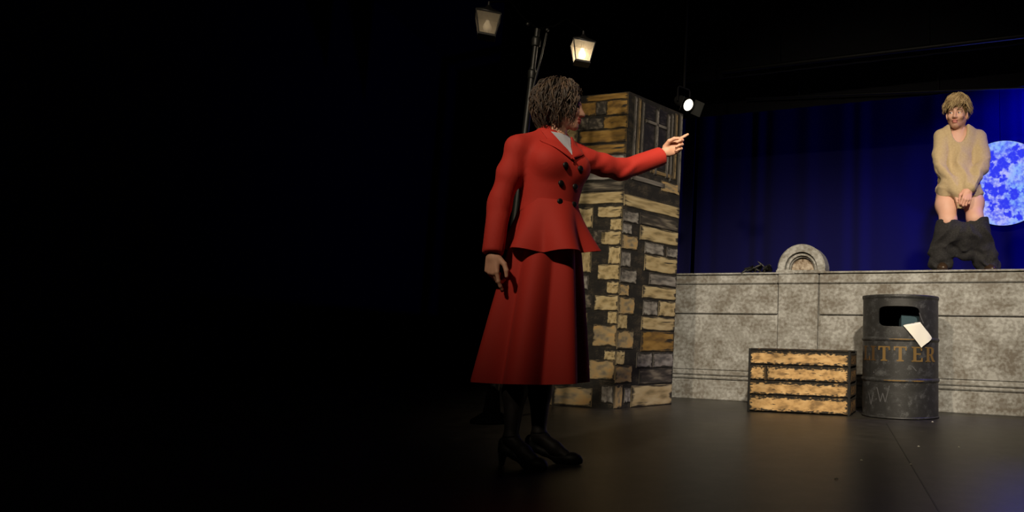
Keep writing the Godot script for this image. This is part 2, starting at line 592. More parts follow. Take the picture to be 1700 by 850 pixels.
# ---------------------------------------------------------------- parapet
func parapet() -> void:
	var w := Node3D.new()
	w.name = "wall_parapet"
	w.position = Vector3(-0.818, 0, -7.395)
	w.rotation.y = deg_to_rad(-20.57)
	w.set_meta("kind", "structure")
	add_child(w)
	var s0 := -0.75
	var s1 := 5.6
	var p0 := 0.9; var p1 := 1.305      # pilaster
	var q0 := 4.5; var q1 := 4.9
	var bx := func(called: String, a: float, b: float, lo: float, hi: float, z0: float, z1: float, m: Material, bev := 0.006) -> void:
		var u := Buf.new()
		u.box(Vector3((a + b) / 2, (lo + hi) / 2, (z0 + z1) / 2), Vector3(b - a, hi - lo, z1 - z0), Basis.IDENTITY, bev)
		part(w, called, u, m)
	bx.call("backing", s0, s1, 0.0, 1.25, -0.06, -0.035, M.stone, 0.002)
	for g in [[s0, p0 - 0.012], [p1 + 0.012, q0 - 0.012], [q1 + 0.012, s1]]:
		bx.call("plinth", g[0], g[1], 0.0, 0.196, -0.04, 0.0, M.stone, 0.008)
		bx.call("moulding", g[0], g[1], 0.202, 0.235, -0.04, -0.002, M.stone, 0.012)
		bx.call("moulding", g[0], g[1], 0.24, 0.29, -0.04, -0.014, M.stone, 0.012)
		bx.call("lower_panel", g[0], g[1], 0.294, 0.85, -0.04, -0.022, M.stone, 0.006)
		bx.call("upper_panel", g[0], g[1], 0.858, 1.15, -0.04, 0.0, M.stone, 0.008)
		bx.call("cornice", g[0], g[1], 1.156, 1.246, -0.04, 0.012, M.stone, 0.01)
	for g in [[p0, p1], [q0, q1]]:
		bx.call("pilaster", g[0], g[1], 0.0, 1.15, -0.04, 0.014, M.stone, 0.008)
		bx.call("cornice", g[0] - 0.005, g[1] + 0.005, 1.156, 1.246, -0.04, 0.026, M.stone, 0.01)
	bx.call("coping", s0, p0 + 0.17, 1.249, 1.266, -0.3, 0.03, M.stone, 0.004)
	bx.call("coping", p0 + 0.175, s1, 1.252, 1.27, -0.3, 0.03, M.stone, 0.004)
	# arched ornament over the pilaster
	var ar := thing("arched_ornament", w.transform * Vector3(1.105, 1.268, -0.13), "small grey stone arch ornament with a recessed round panel, standing on the parapet", "ornament")
	ar.rotation.y = w.rotation.y + 0.06
	var ring := func(called: String, r0: float, r1: float, z0: float, z1: float, m: Material, low: float) -> void:
		var u := Buf.new()
		var n := 28
		for k in n:
			var a := PI * k / n
			var b := PI * (k + 1) / n
			var ia := Vector3(cos(a) * r0, sin(a) * r0 + low, 0); var ib := Vector3(cos(b) * r0, sin(b) * r0 + low, 0)
			var oa := Vector3(cos(a) * r1, sin(a) * r1 + low, 0); var ob := Vector3(cos(b) * r1, sin(b) * r1 + low, 0)
			var f := Vector3(0, 0, z1); var g := Vector3(0, 0, z0)
			var ch := 0.014 if r0 > 0.0 else 0.0
			var oc := oa - Vector3(oa.x, oa.y - low, 0).normalized() * ch; var od := ob - Vector3(ob.x, ob.y - low, 0).normalized() * ch
			u.quad(ia + f, oc + f, od + f, ib + f)
			if ch > 0.0: u.quad(oc + f, oa + f - Vector3(0, 0, ch), ob + f - Vector3(0, 0, ch), od + f)
			u.quad(oa + f - Vector3(0, 0, ch), oa + g, ob + g, ob + f - Vector3(0, 0, ch))
			if r0 > 0.0: u.quad(ia + g, ia + f, ib + f, ib + g)
			u.quad(oa + g, ia + g, ib + g, ob + g)
		if low > 0.0:
			for sx in [-1.0, 1.0]:
				u.box(Vector3(sx * (r0 + r1) / 2, low / 2, (z0 + z1) / 2), Vector3(r1 - r0, low, z1 - z0), Basis.IDENTITY, 0.002)
		part(ar, called, u, m)
	ring.call("outer_arch", 0.165, 0.243, -0.1, 0.09, M.stone, 0.04)
	ring.call("inner_arch", 0.132, 0.166, -0.08, 0.055, M.stone, 0.04)
	ring.call("inner_bead", 0.118, 0.134, -0.08, 0.03, M.stone, 0.04)
	ring.call("round_panel", 0.0, 0.122, -0.1, -0.01, M.stone_warm, 0.03)
	var sl := Buf.new()
	sl.box(Vector3(0, 0.012, 0.005), Vector3(0.5, 0.024, 0.2), Basis.IDENTITY, 0.004)
	part(ar, "sill", sl, M.stone)

# ---------------------------------------------------------------- painted tower
func tower() -> void:
	var corner := Vector3(-1.322, 0, -6.086)
	var dl := Vector3(-0.95067, 0, -0.31021)
	var dr := Vector3(0.55033, 0, -0.83495)
	var t := thing("brick_tower", corner, "tall scenic tower painted as weathered stone blocks with a sash window", "stage flat")
	var lw := 0.93
	var rw := 0.715
	var hgt := 2.72
	var board := textured(mottle(57, 256, 0.022, [Color(0.045, 0.038, 0.03), Color(0.06, 0.05, 0.04), Color(0.1, 0.088, 0.07), Color(0.23, 0.2, 0.155)], 0.5), 0.9, 1.6)
	var dark := Color(0.075, 0.065, 0.05)
	var tones := [
		[Color(0.36, 0.27, 0.12), Color(0.5, 0.38, 0.16), Color(0.56, 0.44, 0.22)],
		[Color(0.42, 0.37, 0.25), Color(0.62, 0.55, 0.4), Color(0.68, 0.62, 0.48)],
		[Color(0.4, 0.37, 0.32), Color(0.56, 0.49, 0.36), Color(0.64, 0.52, 0.34)],
		[Color(0.3, 0.29, 0.28), Color(0.45, 0.43, 0.41), Color(0.55, 0.54, 0.52)],
		[Color(0.13, 0.12, 0.1), Color(0.2, 0.18, 0.16), Color(0.42, 0.39, 0.34)]]
	var mats := []
	for k in 5:
		mats.append([])
		for q in 3: mats[k].append(textured(brushed(60 + k * 10 + q, 112, 72, tones[k], dark, 0.0, 9.0, 0.38, 0.022), 0.85))
	# left face seen from the front: x runs from the corner to the left
	var fl := Basis(-dl, Vector3.UP, dl.cross(Vector3.UP) * -1.0)
	fl.z = (-dl).cross(Vector3.UP)
	var fr := Basis(dr, Vector3.UP, dr.cross(Vector3.UP))
	var th := 0.018
	for f in [[fl, -lw, 0.0, "left_board"], [fr, 0.0, rw, "right_board"]]:
		var b := Buf.new()
		b.box((f[0] as Basis) * Vector3((f[1] + f[2]) / 2, hgt / 2, -th / 2), Vector3(f[2] - f[1], hgt, th), f[0])
		part(t, f[3], b, board)
	# timber battens that stiffen the boards from behind
	for f in [[fl, -lw], [fr, 0.0], [fr, rw - 0.05], [fl, -0.05]]:
		var b := Buf.new()
		b.box((f[0] as Basis) * Vector3(f[1] + 0.025, hgt / 2, -th - 0.02), Vector3(0.045, hgt - 0.02, 0.04), f[0], 0.003)
		part(t, "batten", b, M.crate_dark if M.has("crate_dark") else board)
	var left := [[0.012, 0.424, 2.66, 2.712, 0], [0.325, 0.498, 2.53, 2.65, 0], [0.006, 0.215, 2.52, 2.65, 0], [0.004, 0.237, 2.4, 2.505, 0], [0.39, 0.5, 2.4, 2.51, 4], [0.24, 0.385, 2.4, 2.5, 4], [0.22, 0.32, 2.53, 2.65, 4], [0.5, 0.92, 2.53, 2.7, 0], [0.505, 0.92, 2.28, 2.5, 1], [0.33, 0.9, 2.08, 2.15, 4], [0.02, 0.5, 1.94, 2.06, 3], [0.5, 0.92, 1.75, 2.06, 1], [0.44, 0.92, 1.36, 1.5, 1], [0.44, 0.92, 0.82, 0.96, 1], [0.26, 0.4, 0.83, 0.95, 4], [0.16, 0.28, 1.39, 1.5, 4], [0.008, 0.473, 2.275, 2.388, 0], [0.006, 0.465, 2.172, 2.255, 0], [0.008, 0.324, 2.08, 2.155, 3], [0.008, 0.5, 1.846, 1.921, 4], [0.004, 0.5, 1.734, 1.83, 1], [0.012, 0.246, 1.61, 1.705, 1], [0.297, 0.503, 1.527, 1.698, 1], [0.006, 0.115, 1.498, 1.592, 1], [0.008, 0.2, 1.374, 1.489, 1], [0.006, 0.118, 1.208, 1.353, 1], [0.006, 0.212, 1.075, 1.198, 1], [0.006, 0.118, 0.957, 1.054, 1], [0.006, 0.228, 0.814, 0.936, 1], [0.006, 0.094, 0.703, 0.799, 1], [0.006, 0.226, 0.515, 0.691, 2], [0.006, 0.108, 0.401, 0.471, 1], [0.006, 0.248, 0.239, 0.394, 2], [0.01, 0.115, 0.049, 0.187, 3], [0.21, 0.57, 0.008, 0.158, 2], [0.29, 0.43, 1.138, 1.348, 1], [0.31, 0.42, 0.993, 1.107, 3], [0.3, 0.42, 0.581, 0.786, 1], [0.29, 0.43, 0.377, 0.55, 3], [0.6, 0.78, 0.008, 0.161, 2]]
	var right := [[0.004, 0.18, 1.576, 1.674, 3], [0.205, 0.7, 1.583, 1.682, 4], [0.004, 0.105, 1.474, 1.557, 3], [0.215, 0.708, 1.446, 1.57, 1], [0.004, 0.185, 1.344, 1.458, 2], [0.282, 0.52, 1.335, 1.432, 3], [0.57, 0.71, 1.335, 1.42, 3], [0.004, 0.11, 1.19, 1.317, 3], [0.284, 0.71, 1.182, 1.322, 1], [0.004, 0.19, 1.054, 1.167, 3], [0.354, 0.712, 1.065, 1.163, 3], [0.004, 0.106, 0.943, 1.035, 2], [0.28, 0.711, 0.943, 1.045, 1], [0.004, 0.182, 0.788, 0.925, 2], [0.295, 0.472, 0.792, 0.914, 3], [0.492, 0.711, 0.792, 0.922, 1], [0.006, 0.105, 0.665, 0.776, 1], [0.282, 0.711, 0.663, 0.775, 1], [0.004, 0.188, 0.494, 0.64, 2], [0.29, 0.711, 0.477, 0.645, 0], [0.004, 0.095, 0.364, 0.474, 1], [0.245, 0.43, 0.336, 0.46, 3], [0.45, 0.711, 0.338, 0.461, 3], [0.004, 0.19, 0.214, 0.349, 2], [0.283, 0.711, 0.197, 0.318, 4], [0.004, 0.09, 0.006, 0.187, 2], [0.12, 0.185, 0.047, 0.163, 3], [0.2, 0.711, 0.006, 0.178, 1], [0.004, 0.711, 1.712, 1.81, 1], [0.46, 0.7, 1.93, 2.02, 2]]
	var k := 0
	for f in [[fl, left, -1.0], [fr, right, 1.0]]:
		for r in f[1]:
			var w: float = r[1] - r[0] + 0.008
			var h: float = r[3] - r[2] + 0.008
			var b := Buf.new()
			slab(b, w, h, 0.007)
			var me := b.mesh(mats[r[4]][k % 3])
			var at := Transform3D(f[0], (f[0] as Basis) * Vector3(f[2] * (r[0] + r[1]) / 2, (r[2] + r[3]) / 2, 0.0))
			piece(t, "stone_block", me, at)
			k += 1
	# the sash window on the right face
	var grey := textured(brushed(201, 48, 200, [Color(0.22, 0.21, 0.2), Color(0.4, 0.38, 0.36), Color(0.5, 0.48, 0.46)], dark, 0.0, 5.0, 0.4), 0.85)
	var ochre := textured(brushed(205, 48, 200, [Color(0.3, 0.24, 0.14), Color(0.45, 0.37, 0.24), Color(0.52, 0.45, 0.32)], dark, 0.0, 5.0, 0.42), 0.85)
	var pane := textured(brushed(209, 96, 160, [Color(0.06, 0.05, 0.055), Color(0.09, 0.08, 0.085), Color(0.2, 0.18, 0.18)], dark, 2.0, 6.0, 0.45), 0.7)
	var win := Node3D.new()
	win.name = "window"
	t.add_child(win)
	var strips := [[0.07, 0.1, 2.0, 2.7, grey, "jamb"], [0.115, 0.15, 2.0, 2.7, ochre, "jamb"], [0.17, 0.19, 2.02, 2.68, grey, "jamb"], [0.345, 0.385, 2.05, 2.66, grey, "mullion"], [0.22, 0.5, 2.5, 2.535, grey, "crossbar"], [0.5, 0.535, 2.05, 2.66, grey, "jamb"], [0.555, 0.58, 2.03, 2.68, grey, "jamb"], [0.605, 0.64, 2.06, 2.7, ochre, "jamb"], [0.67, 0.708, 1.95, 2.71, grey, "jamb"], [0.3, 0.6, 2.06, 2.1, ochre, "sill"], [0.07, 0.5, 1.95, 2.0, grey, "sill"]]
	for s in strips:
		var b := Buf.new()
		slab(b, s[1] - s[0], s[3] - s[2], 0.01)
		piece(win, s[5], b.mesh(s[4]), Transform3D(fr, fr * Vector3((s[0] + s[1]) / 2, (s[2] + s[3]) / 2, 0.0)))
	for s in [[0.2, 0.345, 2.12, 2.5], [0.385, 0.5, 2.12, 2.5], [0.2, 0.345, 2.535, 2.68], [0.385, 0.5, 2.535, 2.68]]:
		var b := Buf.new()
		slab(b, s[1] - s[0], s[3] - s[2], 0.003)
		piece(win, "pane", b.mesh(pane), Transform3D(fr, fr * Vector3((s[0] + s[1]) / 2, (s[2] + s[3]) / 2, 0.0)))

# thin painted block with a bevelled rim, standing proud of a board at z = 0
func slab(b: Buf, w: float, h: float, d: float) -> void:
	var x := w / 2; var y := h / 2
	var e := minf(d * 0.6, minf(x, y) * 0.5)
	b.quad(Vector3(-x + e, -y + e, d), Vector3(x - e, -y + e, d), Vector3(x - e, y - e, d), Vector3(-x + e, y - e, d))
	b.quad(Vector3(-x, -y, 0), Vector3(x, -y, 0), Vector3(x - e, -y + e, d), Vector3(-x + e, -y + e, d), Vector2(0, 0.97), Vector2(1, 1))
	b.quad(Vector3(x, y, 0), Vector3(-x, y, 0), Vector3(-x + e, y - e, d), Vector3(x - e, y - e, d), Vector2(0, 0), Vector2(1, 0.03))
	b.quad(Vector3(x, -y, 0), Vector3(x, y, 0), Vector3(x - e, y - e, d), Vector3(x - e, -y + e, d), Vector2(0.97, 0), Vector2(1, 1))
	b.quad(Vector3(-x, y, 0), Vector3(-x, -y, 0), Vector3(-x + e, -y + e, d), Vector3(-x + e, y - e, d), Vector2(0, 0), Vector2(0.03, 1))

# ---------------------------------------------------------------- crate
func crate() -> void:
	var t := thing("wooden_crate", Vector3(-0.22, 0, -6.169), "low yellow-brown plank crate with blackened edges, beside the litter bin", "crate")
	t.rotation.y = -atan2(0.197, 0.843)
	var w := 0.866; var h := 0.525; var dp := 0.41
	var dark := Color(0.06, 0.05, 0.035)
	var wood := [Color(0.52, 0.41, 0.26), Color(0.75, 0.6, 0.39), Color(0.83, 0.69, 0.48)]
	var mats := []
	for k in 4: mats.append(textured(brushed(300 + k * 11, 420, 64, wood, dark, 3.0, 14.0, 0.44), 0.75))
	var short_m := textured(brushed(361, 90, 64, wood, dark, 3.0, 14.0, 0.44), 0.75)
	var side := []
	for k in 2: side.append(textured(brushed(380 + k * 7, 200, 64, [Color(0.3, 0.22, 0.12), Color(0.5, 0.37, 0.21), Color(0.6, 0.46, 0.28)], dark, 5.0, 13.0, 0.25), 0.8))
	var frame_m := mat(Color(0.07, 0.06, 0.045), 0.8)
	var b := Buf.new()
	b.box(Vector3(w / 2, h / 2, -dp / 2), Vector3(w - 0.03, h - 0.016, dp - 0.03), Basis.IDENTITY, 0.004)
	part(t, "body", b, frame_m)
	for x in [0.011, w - 0.011]:
		for z in [-0.011, -dp + 0.011]:
			var c := Buf.new()
			c.box(Vector3(x, h / 2, z), Vector3(0.022, h, 0.022), Basis.IDENTITY, 0.003)
			part(t, "corner_post", c, frame_m)
	var rows := [[0.005, 0.135], [0.143, 0.252], [0.262, 0.382], [0.392, 0.505]]
	for r in 4:
		var lo: float = rows[r][0]; var hi: float = rows[r][1]
		var cuts := [[0.012, w - 0.014]]
		if r == 2: cuts = [[0.012, 0.15], [0.158, w - 0.014]]
		for c in cuts:
			var u := Buf.new()
			slab(u, c[1] - c[0], hi - lo, 0.014)
			piece(t, "front_plank", u.mesh(short_m if c[1] < 0.2 else mats[r]), Transform3D(Basis.IDENTITY, Vector3((c[0] + c[1]) / 2, (lo + hi) / 2, -0.013)))
		for sx in [0, 1]:
			var u := Buf.new()
			slab(u, dp - 0.05, hi - lo, 0.014)
			piece(t, "side_plank", u.mesh(side[r % 2]), Transform3D(Basis(Vector3.UP, PI / 2 if sx == 1 else -PI / 2), Vector3(w - 0.013 if sx == 1 else 0.013, (lo + hi) / 2, -dp / 2)))
	for k in 3:
		var u := Buf.new()
		slab(u, w - 0.02, dp / 3 - 0.01, 0.012)
		piece(t, "lid_plank", u.mesh(side[k % 2]), Transform3D(Basis(Vector3.RIGHT, -PI / 2), Vector3(w / 2, h - 0.009, -dp * (k + 0.5) / 3)))

# ---------------------------------------------------------------- litter bin
func bin() -> void:
	var ctr := Vector3(1.05, 0, -6.095)
	var t := thing("litter_bin", ctr, "dark grey steel drum litter bin with gold lettering and hoops", "litter bin")
	var turn := -atan2(1.05, 6.095)            # the slot faces the stalls
	t.rotation.y = turn
	var R := 0.312; var Ri := 0.3; var H := 0.975
	var paint := textured(mottle(77, 512, 0.014, [Color(0.17, 0.17, 0.175), Color(0.145, 0.145, 0.145), Color(0.165, 0.165, 0.165), Color(0.19, 0.19, 0.195), Color(0.3, 0.305, 0.31)], 0.45), 0.5, 1.4)
	var b := Buf.new()
	var P := func(a: float, y: float, r: float) -> Vector3: return Vector3(sin(a) * r, y, cos(a) * r)
	# slot: a rounded opening, angles about the front, heights
	var s0 := -0.6; var s1 := 0.52; var y0 := 0.73; var y1 := 0.893
	var fa := -0.85; var fb := 0.8; var ya := 0.655; var yb := 0.95
	var n := 48
	var rim := []
	var out := []
	var mid := Vector2((s0 + s1) / 2, (y0 + y1) / 2)
	var hs := Vector2((s1 - s0) / 2, (y1 - y0) / 2)
	for k in n:
		var a := TAU * k / n
		var cx := cos(a); var sy := sin(a)
		var e := 0.42
		rim.append(mid + Vector2(hs.x * signf(cx) * pow(absf(cx), e), hs.y * signf(sy) * pow(absf(sy), e)))
		var m := maxf(absf(cx), absf(sy))
		var q := Vector2(cx / m, sy / m)
		out.append(Vector2((fa + fb) / 2 + q.x * (fb - fa) / 2, (ya + yb) / 2 + q.y * (yb - ya) / 2))
	for side in 2:
		var r := R if side == 0 else Ri
		var rows := []
		for g in 5:
			var line := PackedVector3Array()
			for k in n:
				var p: Vector2 = (out[k] as Vector2).lerp(rim[k], g / 4.0)
				line.append(P.call(p.x, p.y, r))
			rows.append(line)
		b.grid(rows, true, side == 1)
	for k in n:
		var p: Vector2 = rim[k]; var q: Vector2 = rim[(k + 1) % n]
		b.quad(P.call(p.x, p.y, R), P.call(q.x, q.y, R), P.call(q.x, q.y, Ri), P.call(p.x, p.y, Ri))
	# the rest of the shell round the slot panel
	var arcs := func(a0: float, a1: float, lo: float, hi: float, segs: int) -> void:
		for side in 2:
			var r := R if side == 0 else Ri
			var l0 := PackedVector3Array(); var l1 := PackedVector3Array()
			for k in segs + 1:
				var a := lerpf(a0, a1, float(k) / segs)
				l0.append(P.call(a, lo, r)); l1.append(P.call(a, hi, r))
			b.grid([l0, l1], false, side == 1)
	arcs.call(fa, fb, 0.0, ya, 16)
	arcs.call(fa, fb, yb, H, 16)
	arcs.call(fb, fa + TAU, 0.0, H, 44)
	part(t, "drum", b, paint)
	var lid := Buf.new()
	lid.lathe([[0.001, H - 0.012], [R - 0.004, H - 0.012]], 48)
	lid.lathe([[R - 0.012, H - 0.014], [R - 0.012, H + 0.006], [R - 0.006, H + 0.012], [R + 0.004, H + 0.012], [R + 0.008, H + 0.004], [R + 0.006, H - 0.012], [R, H - 0.02]].duplicate(), 64)
	part(t, "lid", lid, paint)
	var bot := Buf.new()
	bot.lathe([[R, 0.018], [R + 0.006, 0.012], [R + 0.006, 0.0], [0.001, 0.0]], 64)
	bot.lathe([[R - 0.02, 0.03], [0.001, 0.03]], 32)
	part(t, "base_rim", bot, paint)
	var liner := Buf.new()
	liner.lathe([[Ri - 0.004, 0.03], [Ri - 0.004, 0.6]], 40)
	part(t, "liner", liner, paint)
	for y in [0.628, 0.302]:
		var hp := Buf.new()
		hp.lathe([[R - 0.001, y - 0.02], [R + 0.004, y - 0.012], [R + 0.01, y - 0.004], [R + 0.01, y + 0.004], [R + 0.004, y + 0.012], [R - 0.001, y + 0.02]], 64)
		part(t, "hoop", hp, paint)
		for g in ([[-0.28, 0.42]] if y > 0.5 else [[-0.42, 0.2], [0.28, 0.62]]):
			var rub := Buf.new()
			var l0 := PackedVector3Array(); var l1 := PackedVector3Array()
			for k in 13:
				var a := lerpf(g[0], g[1], k / 12.0)
				var hh := 0.0045 * sin(PI * (k + 0.6) / 13.2) + 0.0012 * sin(k * 2.7)
				l0.append(P.call(a, y - hh, R + 0.0108)); l1.append(P.call(a, y + hh + 0.001, R + 0.0108))
			rub.shell([l0, l1], 0.0012)
			part(t, "gold_rubbing", rub, M.gold)
	# lettering
	var font := SystemFont.new()
	font.font_names = PackedStringArray(["Droid Serif"])
	font.font_weight = 700
	var word := "LITTER"
	var ang := [-1.05, -0.76, -0.42, 0.0, 0.44, 0.86]
	for k in 6:
		var tm := TextMesh.new()
		tm.text = word[k]
		tm.font = font
		tm.font_size = 64
		tm.pixel_size = 0.00255
		tm.depth = 0.01
		tm.material = M.gold_worn if k < 2 else M.gold
		var a: float = ang[k]
		piece(t, "letter", tm, Transform3D(Basis(Vector3.UP, a), P.call(a, 0.51, R - 0.003)))
	# chalky scratches
	var chalk := mat(Color(0.3, 0.3, 0.31), 0.9)
	var strokes := [[[-0.92, 0.19], [-0.83, 0.1], [-0.74, 0.2]], [[-0.62, 0.24], [-0.52, 0.13], [-0.45, 0.2], [-0.38, 0.13], [-0.27, 0.26]], [[-0.66, 0.15], [-0.63, 0.15]], [[-0.75, 0.36], [-0.4, 0.365]], [[0.3, 0.42], [0.42, 0.38]], [[0.5, 0.84], [0.62, 0.76]]]
	for s in strokes:
		var u := Buf.new()
		for k in s.size() - 1:
			var p := Vector2(s[k][0], s[k][1]); var q := Vector2(s[k + 1][0], s[k + 1][1])
			var side := Vector2(-(q - p).y / R, (q - p).x * R).normalized() * 0.0042
			side.x /= R
			u.quad(P.call(p.x - side.x, p.y - side.y, R + 0.001), P.call(q.x - side.x, q.y - side.y, R + 0.001), P.call(q.x + side.x, q.y + side.y, R + 0.0012), P.call(p.x + side.x, p.y + side.y, R + 0.0012))
		part(t, "chalk_scratch", u, chalk)
	# a carton left in the bin, and the napkin that hangs out of the slot
	var box := thing("carton", ctr + Basis(Vector3.UP, turn) * Vector3(0.1, 0.03, 0.12), "blue-grey cardboard carton seen inside the bin through its slot", "carton")
	box.rotation.y = turn + 0.2
	var cb := Buf.new()
	cb.box(Vector3(0, 0.4, -0.02), Vector3(0.2, 0.8, 0.1), Basis.IDENTITY, 0.004)
	part(box, "carton_body", cb, mat(Color(0.17, 0.27, 0.31), 0.8))
	var fl := Buf.new()
	fl.box(Vector3(0.04, 0.835, -0.05), Vector3(0.11, 0.08, 0.004), Basis(Vector3.RIGHT, -0.3), 0.001)
	part(box, "flap", fl, mat(Color(0.13, 0.2, 0.28), 0.8))
	var nb := Buf.new()
	var rows := []
	var A := Vector2(0.07, 0.738); var B := Vector2(0.5, 0.768); var C := Vector2(0.84, 0.645); var D := Vector2(0.53, 0.565)
	for r in 16:
		var f := (r - 3) / 12.0
		var line := PackedVector3Array()
		for q in 9:
			var g := q / 8.0
			var p := A.lerp(B, g).lerp(D.lerp(C, g), maxf(f, 0.0))
			var rad := R + 0.014 + 0.006 * sin(f * 5.0 + g * 4.0) * f + 0.008 * f
			if f < 0.0: rad = R + 0.014 + f * 0.4 * (1.0 + 0.3 * sin(g * 5.0))
			line.append(P.call(p.x, p.y + 0.002 * sin(g * 6.0), rad))
		rows.append(line)
	nb.shell(rows, 0.0015, false, true)
	var nap := part(self, "napkin", nb, M.paper)
	nap.position = ctr
	nap.rotation.y = turn
	tag(nap, "white paper napkin hanging out of the litter bin slot", "napkin")

# ---------------------------------------------------------------- moon
func moon() -> void:
	var R := 0.64
	var t := thing("moon_disc", Vector3(3.33, 3.02, -10.5) , "round backlit blue and white moon hung before the blue curtain", "moon")
	t.rotation.y = stage.basis.get_euler().y
	var size := 512
	var im := Image.create(size, size, false, Image.FORMAT_RGB8)
	var a := noise(88, 0.007, 4)
	var f := noise(91, 0.035, 4)
	var g := noise(97, 0.005, 3)
	var seas := [[0.5, 0.275, 0.085], [0.62, 0.21, 0.075], [0.37, 0.19, 0.06], [0.36, 0.29, 0.05], [0.41, 0.37, 0.07], [0.49, 0.46, 0.05], [0.33, 0.54, 0.06], [0.49, 0.585, 0.065], [0.4, 0.6, 0.05], [0.31, 0.66, 0.05], [0.62, 0.64, 0.07], [0.5, 0.75, 0.075], [0.38, 0.77, 0.04], [0.65, 0.1, 0.04], [0.72, 0.16, 0.06], [0.66, 0.9, 0.045], [0.55, 0.88, 0.04], [0.82, 0.4, 0.09], [0.78, 0.6, 0.07], [0.85, 0.72, 0.06], [0.2, 0.45, 0.06], [0.14, 0.6, 0.06], [0.22, 0.3, 0.06]]
	for y in size:
		for x in size:
			var p := Vector2(x, y) / size
			var k := 0.66 + 0.35 * a.get_noise_2d(x, y) + 0.45 * f.get_noise_2d(x, y)
			for s in seas:
				var q := p.distance_to(Vector2(s[0], s[1])) + 0.05 * f.get_noise_2d(x * 0.8, y * 0.8)
				k -= 0.62 * smoothstep(s[2] * 1.15, s[2] * 0.5, q)
			k = clampf(k, 0.0, 1.0)
			var cy := clampf(0.35 + 1.2 * g.get_noise_2d(x + 90, y), 0.0, 1.0) * 0.3
			var lo := Color(0.2, 0.24, 0.96)
			var hi := Color(0.74, 0.76, 1.0).lerp(Color(0.42, 0.72, 1.0), cy * 2.0)
			im.set_pixel(x, y, lo.lerp(hi, smoothstep(0.0, 0.95, k)))
	var m := StandardMaterial3D.new()
	m.albedo_color = Color(0.02, 0.02, 0.02)
	m.roughness = 0.9
	m.emission_enabled = true
	m.emission = Color(1, 1, 1)
	m.emission_operator = BaseMaterial3D.EMISSION_OP_MULTIPLY
	m.emission_texture = ImageTexture.create_from_image(im)
	m.emission_energy_multiplier = 0.95
	var b := Buf.new()
	var k0 := b.put(Vector3.ZERO, Vector3.BACK, Vector2(0.5, 0.5))
	for q in 72:
		var an := TAU * q / 72
		b.put(Vector3(cos(an) * R, sin(an) * R, 0), Vector3.BACK, Vector2(0.5 + 0.5 * cos(an), 0.5 - 0.5 * sin(an)))
	for q in 72: b.i.append_array(PackedInt32Array([k0, k0 + 1 + (q + 1) % 72, k0 + 1 + q]))
	var face := part(t, "face", b, m)
	face.position.z = 0.031
	var c := Buf.new()
	var bs := Basis(Vector3.RIGHT, PI / 2)
	c.lathe([[0.001, -0.05], [R + 0.006, -0.05], [R + 0.008, 0.03], [R, 0.032], [R - 0.002, 0.028]], 72, Vector3.ZERO, bs, false)
	part(t, "lightbox", c, M.black)
	for x in [-0.04, 0.42]:
		var w := Buf.new()
		w.tube([Vector3(x, sqrt(R * R - x * x), -0.02), Vector3(x, 3.44, -0.02)], [0.005, 0.005], 6)
		part(t, "suspension_wire", w, M.black)
	var l := AreaLight3D.new()
	l.name = "moon_glow"
	l.area_size = Vector2(1.1, 1.1)
	l.light_color = Color(0.3, 0.34, 1.0)
	l.light_energy = 1.2
	l.shadow_enabled = true
	l.position = Vector3(0, 0, 0.06)
	l.rotation.y = PI
	t.add_child(l)

# ---------------------------------------------------------------- street lamp
func street_lamp() -> void:
	var base := Vector3(-1.87, 0, -4.9)
	var t := thing("street_lamp", base, "tall slim dark street lamp post with two hanging square lanterns", "street lamp")
	var top := Vector3(0.13, 2.72, 0)
	var at := func(y: float) -> Vector3: return top * (y / 2.72)
	var b := Buf.new()
	b.lathe([[0.001, 0.0], [0.13, 0.0], [0.13, 0.02], [0.1, 0.04], [0.055, 0.07], [0.04, 0.2], [0.032, 0.24]], 28)
	part(t, "base", b, M.matt)
	var p := Buf.new()
	p.tube([at.call(0.2), at.call(1.0), at.call(2.45)], [0.028, 0.026, 0.023], 16)
	part(t, "pole", p, M.iron)
	var s := Buf.new()
	s.tube([at.call(2.42), at.call(2.74)], [0.018, 0.018], 14)
	part(t, "upper_pole", s, M.iron)
	for y in [2.42, 0.98, 2.66]:
		var c := Buf.new()
		c.lathe([[0.022, -0.05], [0.03, -0.045], [0.032, 0.0], [0.028, 0.012], [0.021, 0.02]], 18, at.call(y))
		part(t, "collar", c, M.iron)
	var cd := Buf.new()
	cd.tube([at.call(2.3) + Vector3(0.03, 0, 0.03), at.call(2.55) + Vector3(0.05, 0, 0.0), at.call(2.72) + Vector3(0.06, 0, -0.02)], [0.008, 0.008, 0.008], 8)
	part(t, "conduit", cd, M.iron)
	var along := Vector3(0.5295, 0, -0.432).normalized()
	var arm := Buf.new()
	var half := 0.342
	var apex: Vector3 = at.call(2.74)
	arm.tube([apex - along * half + Vector3(0, 0.09, 0), apex - along * half * 0.6 + Vector3(0, 0.14, 0), apex - along * 0.12 + Vector3(0, 0.06, 0), apex, apex + along * 0.12 + Vector3(0, 0.06, 0), apex + along * half * 0.6 + Vector3(0, 0.14, 0), apex + along * half + Vector3(0, 0.09, 0)], [0.006, 0.006, 0.007, 0.008, 0.007, 0.006, 0.006], 8)
	part(t, "arm", arm, M.matt)
	for sx in [-0.07, 0.07]:
		var kb := Buf.new()
		kb.ball(apex + along * sx + Vector3(0, 0.015, 0), Vector3.ONE * 0.014, Basis.IDENTITY, 10)
		part(t, "knob", kb, M.iron)
	for sx in [-1.0, 1.0]: lantern(t, apex + along * half * sx + Vector3(0, 0.09, 0), sx)

